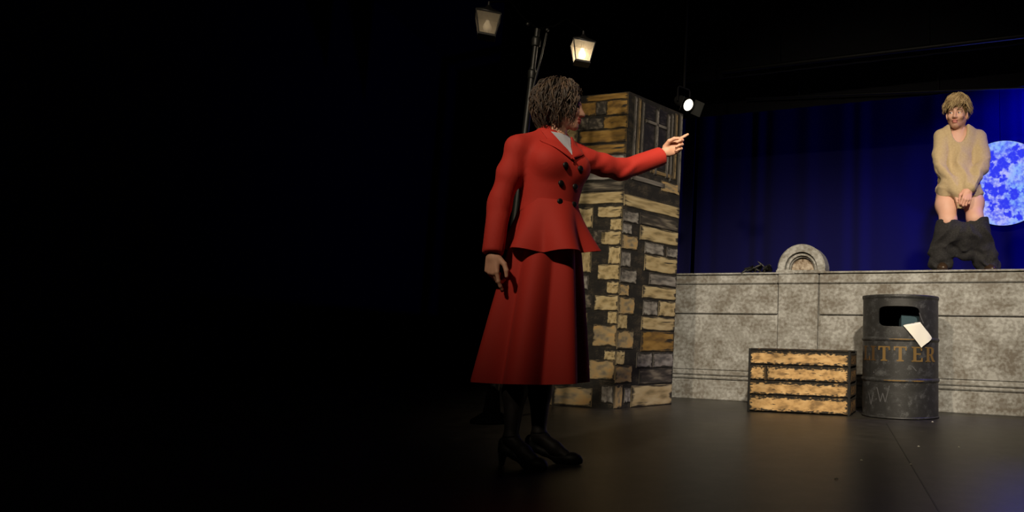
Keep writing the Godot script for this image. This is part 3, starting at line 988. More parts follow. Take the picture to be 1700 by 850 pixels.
func lantern(t: Node3D, hang: Vector3, sx: float) -> void:
	var turn := Basis(Vector3.UP, 0.42)
	var wt := 0.078; var wb := 0.05; var h := 0.145
	var c := hang - Vector3(0, 0.1, 0)     # top of the glass
	var fr := Buf.new()
	var ct := []; var cb := []
	for q in [[-1, 1], [1, 1], [1, -1], [-1, -1]]:
		ct.append(c + turn * Vector3(q[0] * wt, 0, q[1] * wt))
		cb.append(c + turn * Vector3(q[0] * wb, -h, q[1] * wb))
	for q in 4:
		fr.tube([ct[q], cb[q]], [0.004, 0.004], 6)
		fr.tube([ct[q], ct[(q + 1) % 4]], [0.005, 0.005], 6)
		fr.tube([cb[q], cb[(q + 1) % 4]], [0.005, 0.005], 6)
	fr.box(c - Vector3(0, h + 0.006, 0), Vector3(wb * 2 + 0.012, 0.012, wb * 2 + 0.012), turn, 0.002)
	var head := part(t, "lantern", fr, M.dull)
	head.set_meta("label", "square lantern with glowing bulb" if sx > 0 else "square lantern with dim bulb")
	var rf := Buf.new()
	rf.lathe([[wt * 1.45, 0.0], [wt * 1.45, 0.008], [0.03, 0.05], [0.012, 0.075], [0.01, 0.1], [0.001, 0.1]], 4, c, turn * Basis(Vector3.UP, PI / 4), false)
	part(head, "roof", rf, M.dull)
	var glass := mat(Color(0.62, 0.58, 0.5, 0.3), 0.5)
	glass.transparency = BaseMaterial3D.TRANSPARENCY_ALPHA
	glass.backlight_enabled = true
	glass.backlight = Color(0.62, 0.58, 0.5)
	for q in 4:
		var g := Buf.new()
		var p := (q + 1) % 4
		var k := Vector3(0, 0.006, 0)
		var a: Vector3 = cb[q] + k; var b2: Vector3 = cb[p] + k; var d: Vector3 = ct[p] - k; var e: Vector3 = ct[q] - k
		g.shell([PackedVector3Array([a, b2]), PackedVector3Array([e, d])], 0.003)
		part(head, "pane", g, glass)
	var lit := 1.0 if sx > 0 else 0.05
	var em := mat(Color(1, 0.95, 0.85), 0.4)
	em.emission_enabled = true
	em.emission = Color(1.0, 0.94, 0.84)
	em.emission_energy_multiplier = 1.6 if sx > 0 else 0.05
	var bu := Buf.new()
	bu.lathe([[0.001, -0.055], [0.014, -0.052], [0.024, -0.04], [0.028, -0.024], [0.024, -0.006], [0.014, 0.014], [0.011, 0.03], [0.001, 0.03]], 16, c - Vector3(0, 0.06, 0))
	part(head, "bulb", bu, em)
	var so := Buf.new()
	so.tube([c - Vector3(0, 0.035, 0), c + Vector3(0, 0.004, 0)], [0.013, 0.013], 10)
	part(head, "socket", so, M.dull)
	var l := OmniLight3D.new()
	l.name = "bulb_light"
	l.light_color = Color(1.0, 0.92, 0.8)
	l.light_energy = 0.06 * lit
	l.light_size = 0.02
	l.omni_range = 20.0
	l.omni_attenuation = 2.0
	l.shadow_enabled = true
	l.position = c - Vector3(0, 0.08, 0)
	t.add_child(l)

# ---------------------------------------------------------------- theatre lanterns
func spotlight(at: Vector3, aim: Vector3, glow: float, col: Color, label: String, group: String, hang: float, size := 1.0) -> Node3D:
	var t := thing("stage_spotlight", at, label, "spotlight", group)
	var z := (at - aim).normalized()
	var bs := Basis.looking_at(aim - at) * Basis.from_scale(Vector3.ONE * size)
	var body := Buf.new()
	body.lathe([[0.03, 0.3], [0.07, 0.29], [0.085, 0.24], [0.085, 0.06], [0.1, 0.05], [0.1, 0.0], [0.092, 0.0], [0.09, 0.03]], 28, Vector3.ZERO, bs * Basis(Vector3.RIGHT, PI / 2), false)
	part(t, "housing", body, M.black)
	var em := mat(Color(0.9, 0.9, 0.9), 0.3)
	em.emission_enabled = true
	em.emission = col
	em.emission_energy_multiplier = glow
	var lens := Buf.new()
	lens.lathe([[0.09, 0.02], [0.08, 0.01], [0.05, 0.0], [0.001, -0.006]], 28, Vector3.ZERO, bs * Basis(Vector3.RIGHT, PI / 2))
	part(t, "lens", lens, em)
	var yoke := Buf.new()
	var sx := bs.x * 0.12
	var up := Vector3(0, 0.2 * size, 0) + z * 0.14 * size
	yoke.tube([z * 0.14 * size - sx, up - sx, up - sx * 0.8 + Vector3(0, 0.02, 0), up + sx * 0.8 + Vector3(0, 0.02, 0), up + sx, z * 0.14 * size + sx], [0.009, 0.009, 0.009, 0.009, 0.009, 0.009], 8)
	part(t, "yoke", yoke, M.black)
	for k in 2:
		var door := Buf.new()
		var s := 1.0 if k == 0 else -1.0
		door.box(bs * Vector3(0.155 * s, 0.0, -0.03), Vector3(0.11, 0.16, 0.003), bs.orthonormalized() * Basis(Vector3.UP, 0.9 * s))
		part(t, "barn_door", door, M.iron)
	var pole := Buf.new()
	pole.tube([up + Vector3(0, 0.02, 0), up + Vector3(0, hang, 0)], [0.012, 0.012], 8)
	part(t, "hanging_rod", pole, M.black)
	return t

func stage_lights() -> void:
	var names := ["warm spotlight hung over the stalls, aimed at the parapet across the red suit", "warm spotlight hung over the stalls, aimed straight at the wooden crate", "blue floodlight hung above the back curtain", "blue floodlight standing low beside the back curtain", "violet spotlight hung above the platform end"]
	for k in spots.size():
		var s: Array = spots[k]
		var dir: Vector3 = (s[1] - s[0]).normalized()
		spotlight(s[0] - dir * 0.04, s[1], 2.0, s[5], names[k], "", 6.3 - s[0].y)
		var l := SpotLight3D.new()
		l.name = "stage_beam"
		l.light_color = s[5]
		l.light_energy = s[4]
		l.spot_angle = s[2]
		l.spot_angle_attenuation = s[3]
		l.spot_range = 40.0
		l.spot_attenuation = 2.0
		l.light_size = 0.14
		l.shadow_enabled = true
		l.position = s[0]
		add_child(l, true)
		l.basis = Basis.looking_at(dir)
	# the one the audience sees, over the shoulder of the tower
	var at := Vector3(-1.0, 3.12, -7.6)
	var aim := Vector3(0.7, 1.9, -6.1)
	spotlight(at, aim, 3.0, Color(1.0, 0.97, 0.88), "bright white stage spotlight shining above the edge of the brick tower", "", 6.3 - at.y, 0.72)
	var l := SpotLight3D.new()
	l.name = "side_beam"
	l.light_color = Color(1.0, 0.95, 0.84)
	l.light_energy = 0.5
	l.spot_angle = 30.0
	l.spot_angle_attenuation = 0.8
	l.spot_range = 30.0
	l.spot_attenuation = 2.0
	l.light_size = 0.06
	l.shadow_enabled = true
	l.position = at + (aim - at).normalized() * 0.05
	add_child(l)
	l.basis = Basis.looking_at(aim - at)

func small_things() -> void:
	# dark heap on the parapet
	var hp := thing("leaf_heap", Vector3(-0.17, 1.266, -7.24), "low dark heap lying on the parapet beside the stone arch", "heap")
	for k in 26:
		var b := Buf.new()
		var x := rng.randf_range(-0.15, 0.11)
		var tall := 0.1 * (1.0 - pow(absf(x - 0.03) / 0.2, 1.4)) + 0.01
		var y := rng.randf_range(0.016, maxf(tall, 0.02))
		var dir := Vector3(rng.randf_range(-1, 1), rng.randf_range(0.0, 0.6), rng.randf_range(-0.4, 0.6)).normalized()
		var c := Vector3(x, y, rng.randf_range(-0.05, 0.05))
		var l := 0.045
		b.tube([c - dir * l, c - dir * l * 0.5, c + dir * 0.2 * l, c + dir * l], [0.005, 0.021, 0.022, 0.005], 8, true, Color.WHITE, 0.55)
		part(hp, "leaf", b, M.dull if k % 3 else M.iron)
	# scraps on the stage
	var scraps := [[0.274, -3.154, 0.009], [0.443, -3.677, 0.007], [0.671, -3.585, 0.007], [0.837, -4.236, 0.007], [1.225, -5.66, 0.008], [1.072, -4.253, 0.005]]
	for s in scraps:
		var b := Buf.new()
		b.shell([PackedVector3Array([Vector3(-s[2], 0.002, s[2]), Vector3(0, 0.004, s[2] * 1.2), Vector3(s[2], 0.002, s[2] * 0.7)]), PackedVector3Array([Vector3(-s[2] * 0.7, 0.003, -s[2]), Vector3(0, 0.006, -s[2]), Vector3(s[2] * 0.9, 0.003, -s[2] * 0.8)])], 0.0018)
		var o := part(self, "paper_scrap", b, M.scrap)
		o.position = Vector3(s[0], 0.001, s[1])
		tag(o, "tiny pale paper scrap on the floor against the base of the litter bin" if s[1] < -5.0 else "tiny pale paper scrap on the bare black stage floor away from the set", "scrap", "paper scraps on the stage floor")

# ---------------------------------------------------------------- people
func head_field(f: Field, H: Vector3, bs: Basis, s: float, male: bool) -> void:
	var P := func(x: float, y: float, z: float) -> Vector3: return H + bs * (Vector3(x, y, z) * s)
	f.blob(P.call(0, 0.032, -0.018), Vector3(0.074, 0.088, 0.094) * s, bs, 0.01)
	f.blob(P.call(0, -0.028, 0.028), Vector3(0.06, 0.08, 0.064) * s, bs, 0.03 * s)
	var jw := 0.05 if male else 0.043
	for e in [-1.0, 1.0]:
		f.cone(P.call(e * jw, -0.055, 0.004), P.call(e * 0.016, -0.1, 0.066), 0.022 * s, 0.018 * s, 0.025 * s)
		f.blob(P.call(e * 0.038, -0.03, 0.066), Vector3(0.024, 0.022, 0.022) * s, bs, 0.02 * s)
		f.cone(P.call(e * 0.044, 0.018, 0.074), P.call(e * 0.012, 0.019, 0.086), 0.011 * s, 0.011 * s, 0.014 * s)
		f.blob(P.call(e * 0.077, -0.012, -0.008), Vector3(0.008, 0.031, 0.019) * s, bs * Basis(Vector3.UP, e * 0.35), 0.006 * s)
		f.blob(P.call(e * 0.031, -0.003, 0.098), Vector3(0.02, 0.013, 0.018) * s, bs, 0.012 * s, true)
		f.blob(P.call(e * 0.031, 0.006, 0.079), Vector3(0.016, 0.006, 0.011) * s, bs, 0.006 * s)
		f.blob(P.call(e * 0.031, -0.012, 0.079), Vector3(0.014, 0.005, 0.009) * s, bs, 0.006 * s)
	f.blob(P.call(0, -0.1, 0.072), Vector3(0.021, 0.017, 0.017) * s, bs, 0.018 * s)
	f.cone(P.call(0, 0.01, 0.085), P.call(0, -0.034, 0.108), 0.009 * s, 0.0125 * s, 0.012 * s)
	for e in [-1.0, 1.0]: f.blob(P.call(e * 0.012, -0.039, 0.096), Vector3(0.009, 0.008, 0.011) * s, bs, 0.008 * s)
	f.blob(P.call(0, -0.062, 0.093), Vector3(0.024, 0.0065, 0.011) * s, bs, 0.008 * s)
	f.blob(P.call(0, -0.077, 0.09), Vector3(0.02, 0.0075, 0.012) * s, bs, 0.008 * s)
	f.cone(P.call(-0.022, -0.0695, 0.108), P.call(0.022, -0.0695, 0.108), 0.0028 * s, 0.0028 * s, 0.004 * s, true)

func eyes(t: Node3D, H: Vector3, bs: Basis, s: float, look: Vector3) -> void:
	var white := mat(Color(0.86, 0.83, 0.8), 0.25)
	var iris := mat(Color(0.16, 0.2, 0.24), 0.2)
	for e in [-1.0, 1.0]:
		var c := H + bs * (Vector3(e * 0.031, -0.003, 0.0755) * s)
		var b := Buf.new()
		b.ball(c, Vector3.ONE * 0.0125 * s, Basis.IDENTITY, 12)
		var o := part(t, "eye", b, white)
		var q := Buf.new()
		q.ball(c + look.normalized() * 0.0095 * s, Vector3.ONE * 0.0058 * s, Basis.IDENTITY, 10)
		part(o, "iris", q, iris)

# fingers bend towards the palm; bends: index, middle, ring, little; thumb: three directions in (dir, side, back)
func hand_field(f: Field, wrist: Vector3, dir: Vector3, side: Vector3, back: Vector3, s: float, bends: Array, thumb: Array) -> void:
	f.blob(wrist + dir * 0.05 * s - back * 0.002, Vector3(0.036, 0.05, 0.015) * s, Basis(side, dir, back), 0.012)
	f.cone(wrist - dir * 0.06 * s, wrist + dir * 0.02 * s, 0.026 * s, 0.024 * s, 0.02)
	var xs := [0.029, 0.0095, -0.01, -0.028]
	var ks := [0.088, 0.092, 0.087, 0.078]
	var ls := [[0.043, 0.025, 0.02], [0.047, 0.029, 0.021], [0.043, 0.026, 0.02], [0.034, 0.02, 0.018]]
	var rs := [0.0092, 0.0094, 0.009, 0.008]
	for k in 4:
		var p: Vector3 = wrist + (dir * ks[k] + side * xs[k]) * s
		f.cone(wrist + (dir * 0.02 + side * xs[k] * 0.6) * s, p, 0.014 * s, rs[k] * 1.15 * s, 0.01)
		var a := 0.0
		for j in 3:
			a += bends[k][j]
			var d: Vector3 = (dir * cos(a) - back * sin(a) + side * xs[k] * 1.2 * cos(a)).normalized()
			var q: Vector3 = p + d * ls[k][j] * s
			f.cone(p, q, rs[k] * (1.08 - 0.1 * j) * s, rs[k] * (0.98 - 0.1 * j) * s, 0.004)
			p = q
	var tp := wrist + (dir * 0.022 + side * 0.026 - back * 0.006) * s
	var tl := [0.042, 0.032, 0.026]
	var tr := [0.0155, 0.0115, 0.0105, 0.0085]
	for j in 3:
		var c: Vector3 = thumb[j]
		var q: Vector3 = tp + (dir * c.x + side * c.y + back * c.z).normalized() * tl[j] * s
		f.cone(tp, q, tr[j] * s, tr[j + 1] * s, 0.008 if j == 0 else 0.004)
		tp = q

func lock_of_hair(b: Buf, pts: Array, r: float, col: Color) -> void:
	var rad := []
	for k in pts.size():
		var f := float(k) / (pts.size() - 1)
		rad.append(r * (0.5 + 0.7 * sin(PI * minf(f * 1.1 + 0.1, 1.0))) * (1.0 if f < 0.8 else 0.6))
	b.tube(pts, rad, 6, true, col, 0.75)

func pleats(phi: float, n: float, sh: float) -> float:
	# rounded outer folds, tighter valleys
	var w := 0.5 + 0.5 * cos(phi * n + sh + 0.35 * sin(phi * 2.0 + 1.0))
	return pow(w, 0.7) - 0.5

func woman() -> void:
	var t := thing("person", Vector3(-1.09, 0, -3.39), "person in a red skirt suit and black heels, pointing with one outstretched arm", "person")
	var F := Vector3(0.77, 0, 0.64)
	var bs := frame_of(F)
	var shR := Vector3(-0.116, 1.428, 0.135); var elR := Vector3(-0.178, 1.165, 0.15); var wrR := Vector3(-0.168, 0.93, 0.21)
	var shL := Vector3(0.108, 1.452, -0.125); var elL := Vector3(0.262, 1.452, -0.33); var wrL := Vector3(0.452, 1.598, -0.51)
	var cuL := Vector3(0.436, 1.572, -0.492)
	var H := Vector3(0.032, 1.68, 0.0)
	var hb := frame_of(Vector3(0.97, -0.03, -0.2))
	# --- body, one continuous skin
	var skin := Color(0.62, 0.33, 0.22)
	var hose := Color(0.022, 0.017, 0.018)
	var body := Buf.new()
	var f := Field.new(Vector3(-0.34, -0.01, -0.56), Vector3(0.5, 1.66, 0.32), 0.012)
	f.loft([[0.86, 0, 0, 0.105, 0.09], [0.98, 0, -0.005, 0.11, 0.095], [1.1, 0, 0, 0.1, 0.085], [1.19, 0, 0, 0.1, 0.08], [1.3, 0, 0.005, 0.115, 0.09], [1.4, 0, 0.01, 0.13, 0.09], [1.47, 0, 0, 0.11, 0.065], [1.52, 0, 0, 0.06, 0.05]], bs, 0.03)
	f.cone(Vector3(0, 1.47, 0), H + Vector3(-0.005, -0.06, 0), 0.048, 0.042, 0.03)
	f.chain([shR, elR, wrR], [0.042, 0.034, 0.025], 0.03)
	f.chain([shL, elL, wrL], [0.042, 0.034, 0.025], 0.03)
	f.chain([Vector3(-0.05, 0.9, 0.045), Vector3(-0.065, 0.5, 0.075), Vector3(-0.075, 0.32, 0.08), Vector3(-0.062, 0.12, 0.125)], [0.06, 0.05, 0.05, 0.029], 0.03)
	f.chain([Vector3(0.04, 0.9, -0.045), Vector3(0.0, 0.5, -0.015), Vector3(0.002, 0.32, -0.035), Vector3(0.022, 0.125, 0.006)], [0.066, 0.054, 0.051, 0.029], 0.03)
	f.chain([Vector3(-0.062, 0.12, 0.125), Vector3(0.01, 0.07, 0.16), Vector3(0.07, 0.035, 0.19)], [0.029, 0.03, 0.024], 0.02)
	f.chain([Vector3(0.022, 0.125, 0.006), Vector3(0.1, 0.07, 0.02), Vector3(0.165, 0.033, 0.03)], [0.029, 0.03, 0.024], 0.02)
	f.cone(Vector3(-0.085, 0.1, 0.105), Vector3(-0.07, 0.12, 0.12), 0.022, 0.028, 0.02)
	f.cone(Vector3(-0.005, 0.1, 0.0), Vector3(0.015, 0.12, 0.005), 0.022, 0.028, 0.02)
	f.net(body, func(p: Vector3) -> Color: return hose if p.y < 0.8 and absf(p.x + 0.2) > 0.0 and not (p.x < -0.12 and p.z > 0.15) else skin)
	var hf := Field.new(H - Vector3(0.13, 0.19, 0.13), H + Vector3(0.15, 0.14, 0.13), 0.0042)
	head_field(hf, H, hb, 0.92, false)
	hf.cone(Vector3(0, 1.5, 0), H + Vector3(-0.005, -0.05, 0), 0.046, 0.042, 0.02)
	var lip := Color(0.42, 0.08, 0.07)
	hf.net(body, func(p: Vector3) -> Color:
		var q := hb.transposed() * (p - H) / 0.92
		if q.z > 0.085 and absf(q.x) < 0.024 and q.y < -0.055 and q.y > -0.086: return lip
		if q.z > 0.07 and q.y > 0.014 and q.y < 0.022 and absf(q.x) > 0.012 and absf(q.x) < 0.05: return Color(0.06, 0.035, 0.02)
		return skin)
	# pointing hand
	var dir := Vector3(0.79, 0.54, -0.28).normalized()
	var side := (Vector3(-0.5, 0.84, 0.12) - dir * Vector3(-0.5, 0.84, 0.12).dot(dir)).normalized()
	var back := dir.cross(side).normalized()
	if back.z > 0.0: back = -back
	var pf := Field.new(wrL - Vector3(0.08, 0.1, 0.13), wrL + Vector3(0.21, 0.19, 0.1), 0.0032)
	hand_field(pf, wrL, dir, side, back, 0.98, [[0.0, 0.06, 0.05], [1.0, 1.3, 0.7], [1.15, 1.4, 0.8], [1.2, 1.4, 0.8]], [Vector3(0.75, 0.35, -0.75), Vector3(0.95, -0.1, -0.45), Vector3(0.95, -0.4, -0.1)])
	pf.net(body, func(_p: Vector3) -> Color: return skin)
	# hanging hand
	var d2 := Vector3(0.03, -1.0, 0.06).normalized()
	var s2 := Vector3(0.95, 0.03, 0.3).normalized()
	var b2 := d2.cross(s2).normalized()
	if b2.z < 0.0: b2 = -b2
	s2 = b2.cross(d2).normalized() * (1.0 if b2.cross(d2).x > 0.0 else -1.0)
	var qf := Field.new(wrR - Vector3(0.1, 0.21, 0.1), wrR + Vector3(0.13, 0.08, 0.09), 0.0032)
	hand_field(qf, wrR, d2, s2, b2, 0.96, [[0.3, 0.3, 0.15], [0.75, 0.9, 0.5], [0.95, 1.1, 0.6], [1.05, 1.1, 0.6]], [Vector3(0.7, 0.7, -0.2), Vector3(0.95, 0.35, -0.1), Vector3(1.0, 0.0, -0.15)])
	qf.net(body, func(_p: Vector3) -> Color: return skin)
	part(t, "body", body, M.skin)
	eyes(t, H, hb, 0.92, hb.z)
	# --- jacket
	var jf := Field.new(Vector3(-0.34, 0.86, -0.58), Vector3(0.52, 1.66, 0.32), 0.009)
	jf.loft([[1.14, 0, 0, 0.142, 0.118], [1.19, 0, 0, 0.139, 0.116], [1.26, 0, 0.003, 0.147, 0.122], [1.33, 0, 0.012, 0.157, 0.13], [1.385, 0, 0.018, 0.165, 0.134], [1.43, 0, 0.012, 0.168, 0.118], [1.472, 0, 0.004, 0.145, 0.093], [1.512, 0, -0.006, 0.1, 0.076], [1.55, 0, -0.014, 0.07, 0.062]], bs, 0.03)
	for e in [-1.0, 1.0]: jf.blob(bs * Vector3(e * 0.07, 1.375, 0.095), Vector3(0.07, 0.07, 0.055), bs, 0.04)
	jf.chain([shR, shR.lerp(elR, 0.45), elR, wrR + Vector3(0, 0.012, 0)], [0.056, 0.053, 0.049, 0.046], 0.03)
	jf.chain([shL, shL.lerp(elL, 0.5), elL, cuL], [0.06, 0.057, 0.054, 0.052], 0.025)
	for e in [[shR, -1.0], [shL, 1.0]]: jf.cone(bs * Vector3(e[1] * 0.045, 1.508, -0.012), (e[0] as Vector3) + Vector3(0, 0.012, 0), 0.045, 0.05, 0.03)
	# cuffs cut square
	var cut_l := (cuL - elL).normalized()
	jf.blob(cuL + cut_l * 0.055, Vector3(0.1, 0.1, 0.055), frame_of(cut_l), 0.004, true)
	var cut_r := (wrR - elR).normalized()
	jf.blob(wrR + cut_r * 0.055, Vector3(0.1, 0.1, 0.055), frame_of(cut_r, Vector3.RIGHT), 0.004, true)
	var fn := noise(404, 7.0, 2)
	var jb := Buf.new()
	jf.net(jb, null, func(p: Vector3, n: Vector3) -> Vector3:
		var a := 0.0
		# creases across the sleeves, strongest at the elbows and arm pits
		var wl := exp(-pow((p - elL).length() / 0.12, 2.0)) + 0.7 * exp(-pow((p - shL).length() / 0.12, 2.0))
		if p.x > 0.12: a += wl * 0.0035 * sin((p.x * 34.0 - p.y * 60.0 - p.z * 30.0) + 4.0 * fn.get_noise_3dv(p * 0.6))
		var wr := exp(-pow((p - elR).length() / 0.13, 2.0)) + 0.6 * exp(-pow((p - shR).length() / 0.13, 2.0))
		if p.x < -0.1: a += wr * 0.0022 * sin(p.y * 48.0 + p.x * 60.0 + 5.0 * fn.get_noise_3dv(p * 0.6))
		return n * a)
	var jk := part(t, "jacket", jb, M.red)
	# lapels, collar, blouse, buttons
	var lay := func(lx: float, y: float, lift: float) -> Vector3:
		var o := bs * Vector3(lx, y, 0.34)
		var h := jf.hit(o, -bs.z, 0.45)
		while (h - o).length() > 0.44:
			o += Vector3(0, -0.004, 0) - bs.x * signf(lx) * 0.002
			h = jf.hit(o, -bs.z, 0.45)
		return h + bs.z * lift
	var bl := Buf.new()
	var rows := []
	for r in 9:
		var y := lerpf(1.405, 1.535, r / 8.0)
		var w := lerpf(0.004, 0.062, r / 8.0)
		var line := PackedVector3Array()
		for q in 7: line.append(lay.call(lerpf(-w, w, q / 6.0), y, 0.004 + 0.002 * sin(q * 2.2 + r)))
		rows.append(line)
	bl.shell(rows, 0.004)
	part(t, "blouse", bl, M.white)
	for e in [-1.0, 1.0]:
		var lp := Buf.new()
		rows = []
		for r in 13:
			var g := r / 12.0
			var y := lerpf(1.392, 1.532, g)
			var inner := lerpf(-0.012, 0.058, pow(g, 0.9))
			var wid := 0.012 + 0.074 * sin(minf(g * 1.55, 1.0) * PI * 0.5)
			if g > 0.66: wid = lerpf(0.046, 0.03, (g - 0.66) / 0.34)
			var line := PackedVector3Array()
			for q in 6:
				var u := q / 5.0
				line.append(lay.call(e * (inner + wid * u), y, 0.019 - 0.009 * u + 0.004 * sin(u * PI)))
			rows.append(line)
		lp.shell(rows, 0.005, false, e < 0.0)
		part(jk, "lapel", lp, M.red)
	var co := Buf.new()
	rows = []
	for r in 4:
		var line := PackedVector3Array()
		for q in 25:
			var a := lerpf(0.75, TAU - 0.75, q / 24.0)
			var rad := lerpf(0.062, 0.052, r / 3.0) + (0.006 if r == 0 else 0.0)
			line.append(bs * Vector3(sin(a) * rad * 1.08, 1.522 + 0.045 * r / 3.0 + 0.012 * (1.0 - cos(a)) * 0.5, cos(a) * rad - 0.01))
		rows.append(line)
	co.shell(rows, 0.005)
	part(jk, "collar", co, M.red)
	for e in [-1.0, 1.0]:
		for y in [1.36, 1.278, 1.192]:
			var bt := Buf.new()
			var c: Vector3 = lay.call(e * 0.04 + 0.012, y, 0.003 if y > 1.25 else 0.016)
			bt.lathe([[0.014, -0.003], [0.0145, 0.002], [0.011, 0.005], [0.001, 0.0055]], 14, c, bs * Basis(Vector3.RIGHT, PI / 2))
			part(jk, "button", bt, M.dull)
	# peplum
	var pe := Buf.new()
	rows = []
	for r in 15:
		var g := r / 14.0
		var line := PackedVector3Array()
		for q in 96:
			var a := TAU * q / 96
			var fo := pleats(a, 6.0, 0.9)
			var rx := lerpf(0.133, 0.2, pow(g, 1.25)) + fo * 0.07 * pow(g, 1.5)
			var rz := lerpf(0.131, 0.195, pow(g, 1.25)) + fo * 0.07 * pow(g, 1.5)
			line.append(Vector3(0.018 * g + cos(a) * rx, 1.2 - (0.225 + 0.022 * sin(a) * -1.0 * -1.0 - 0.012 * fo) * g, sin(a) * rz))
		rows.append(line)
	pe.shell(rows, 0.004, true, false)
	part(jk, "peplum", pe, M.red)
	# --- skirt
	var sk := Buf.new()
	rows = []
	for r in 25:
		var g := r / 24.0
		var line := PackedVector3Array()
		for q in 120:
			var a := TAU * q / 120
			var fo := pleats(a, 7.0, 2.4)
			var rx := lerpf(0.122, 0.232, pow(g, 0.8)) + fo * 0.085 * pow(g, 0.8)
			var rz := lerpf(0.12, 0.205, pow(g, 0.8)) + fo * 0.085 * pow(g, 0.8)
			line.append(Vector3(-0.036 * g + cos(a) * rx, lerpf(1.17, 0.362 + 0.006 * fo, g), 0.01 * g + sin(a) * rz))
		rows.append(line)
	sk.shell(rows, 0.004, true, false)
	part(t, "skirt", sk, M.red)
	# --- hair: a full wavy bob
	var hr := Buf.new()
	var cap := Field.new(H - Vector3(0.16, 0.17, 0.16), H + Vector3(0.16, 0.15, 0.16), 0.006)
	cap.blob(H + hb * Vector3(0, 0.02, -0.022), Vector3(0.088, 0.093, 0.1), hb, 0.01)
	for e in [-1.0, 1.0]: cap.cone(H + hb * Vector3(e * 0.07, 0.02, -0.005), H + hb * Vector3(e * 0.068, -0.085, -0.01), 0.026, 0.022, 0.03)
	cap.cone(H + hb * Vector3(0, 0, -0.07), H + hb * Vector3(0, -0.09, -0.06), 0.04, 0.035, 0.03)
	cap.blob(H + hb * Vector3(0, -0.045, 0.11), Vector3(0.062, 0.1, 0.085), hb, 0.015, true)
	cap.net(hr, func(_p: Vector3) -> Color: return Color(0.022, 0.013, 0.008))
	for k in 620:
		var az := rng.randf_range(0.62, TAU - 0.62)        # 0 is the face
		var front := minf(az, TAU - az) < 1.25
		var e0 := rng.randf_range(0.0, 1.5)
		var e1 := rng.randf_range(-1.1, -0.15)
		if k % 6 == 0:
			az = rng.randf_range(-0.7, 0.7); e0 = rng.randf_range(0.95, 1.5); e1 = rng.randf_range(0.5, 0.8)
		elif front: e1 = rng.randf_range(-0.8, -0.3)
		var pts := []
		# locks that lie together wave together
		var ph := floorf(az * 4.0) * 1.7 + floorf(e0 * 2.0) * 2.3 + rng.randf() * 0.9
		var amp := rng.randf_range(0.005, 0.014)
		var lift := rng.randf_range(0.96, 1.1)
		for q in 14:
			var g := q / 13.0
			var el := lerpf(e0, e1, g)
			var aa := az + 0.1 * sin(ph + g * 8.0)
			var d := Vector3(sin(aa) * cos(el), sin(el), cos(aa) * cos(el))
			var r := Vector3(0.1, 0.118, 0.112) * lift
			pts.append(H + hb * (Vector3(0, 0.008 - 0.03 * maxf(-el, 0.0), -0.022) + d * r + d * amp * sin(ph * 2.0 + g * 10.0)))
		var sh := rng.randf()
		lock_of_hair(hr, pts, rng.randf_range(0.0024, 0.0045), Color(0.02, 0.0125, 0.008).lerp(Color(0.085, 0.05, 0.028), sh * sh))
	part(t, "hair", hr, M.hair)
	# --- shoes
	var leather := mat(Color(0.03, 0.03, 0.036), 0.6)
	for q in [[Vector3(0.022, 0.125, 0.006), Vector3(0.99, 0, 0.12)], [Vector3(-0.062, 0.12, 0.125), Vector3(0.9, 0, 0.43)]]:
		var an: Vector3 = q[0]
		var fd: Vector3 = (q[1] as Vector3).normalized()
		var g := Vector3(an.x, 0, an.z)
		var sf := Field.new(g - Vector3(0.09, 0.012, 0.12), g + Vector3(0.25, 0.15, 0.14), 0.005)
		sf.chain([g - fd * 0.035 + Vector3(0, 0.075, 0), g + fd * 0.03 + Vector3(0, 0.05, 0), g + fd * 0.1 + Vector3(0, 0.022, 0), g + fd * 0.165 + Vector3(0, 0.02, 0), g + fd * 0.2 + Vector3(0, 0.016, 0)], [0.026, 0.016, 0.02, 0.026, 0.015], 0.018)
		sf.chain([g - fd * 0.035 + Vector3(0, 0.1, 0), g - fd * 0.03 + Vector3(0, 0.07, 0)], [0.028, 0.028], 0.01)
		sf.blob(g + fd * 0.15 + Vector3(0, 0.028, 0), Vector3(0.036, 0.024, 0.055), frame_of(fd), 0.015)
		sf.cone(g - fd * 0.042 + Vector3(0, 0.065, 0), g - fd * 0.046 + Vector3(0, 0.004, 0), 0.02, 0.012, 0.01)
		sf.blob(g + Vector3(0, -0.03, 0), Vector3(0.4, 0.03, 0.4), Basis.IDENTITY, 0.003, true)
		var sb := Buf.new()
		sf.net(sb)
		var sh := part(t, "shoe", sb, leather)
		var st := Buf.new()
		var ring := []
		var rr := []
		for k in 17:
			var a := TAU * k / 16
			ring.append(an + Vector3(0, 0.012, 0) + (fd * cos(a) + fd.cross(Vector3.UP) * sin(a)) * 0.033)
			rr.append(0.004)
		st.tube(ring, rr, 6, false)
		st.tube([an + Vector3(0, 0.01, 0) + fd * 0.034, an - Vector3(0, 0.03, 0) + fd * 0.075, an - Vector3(0, 0.075, 0) + fd * 0.12], [0.005, 0.006, 0.006], 6)
		part(sh, "strap", st, leather)

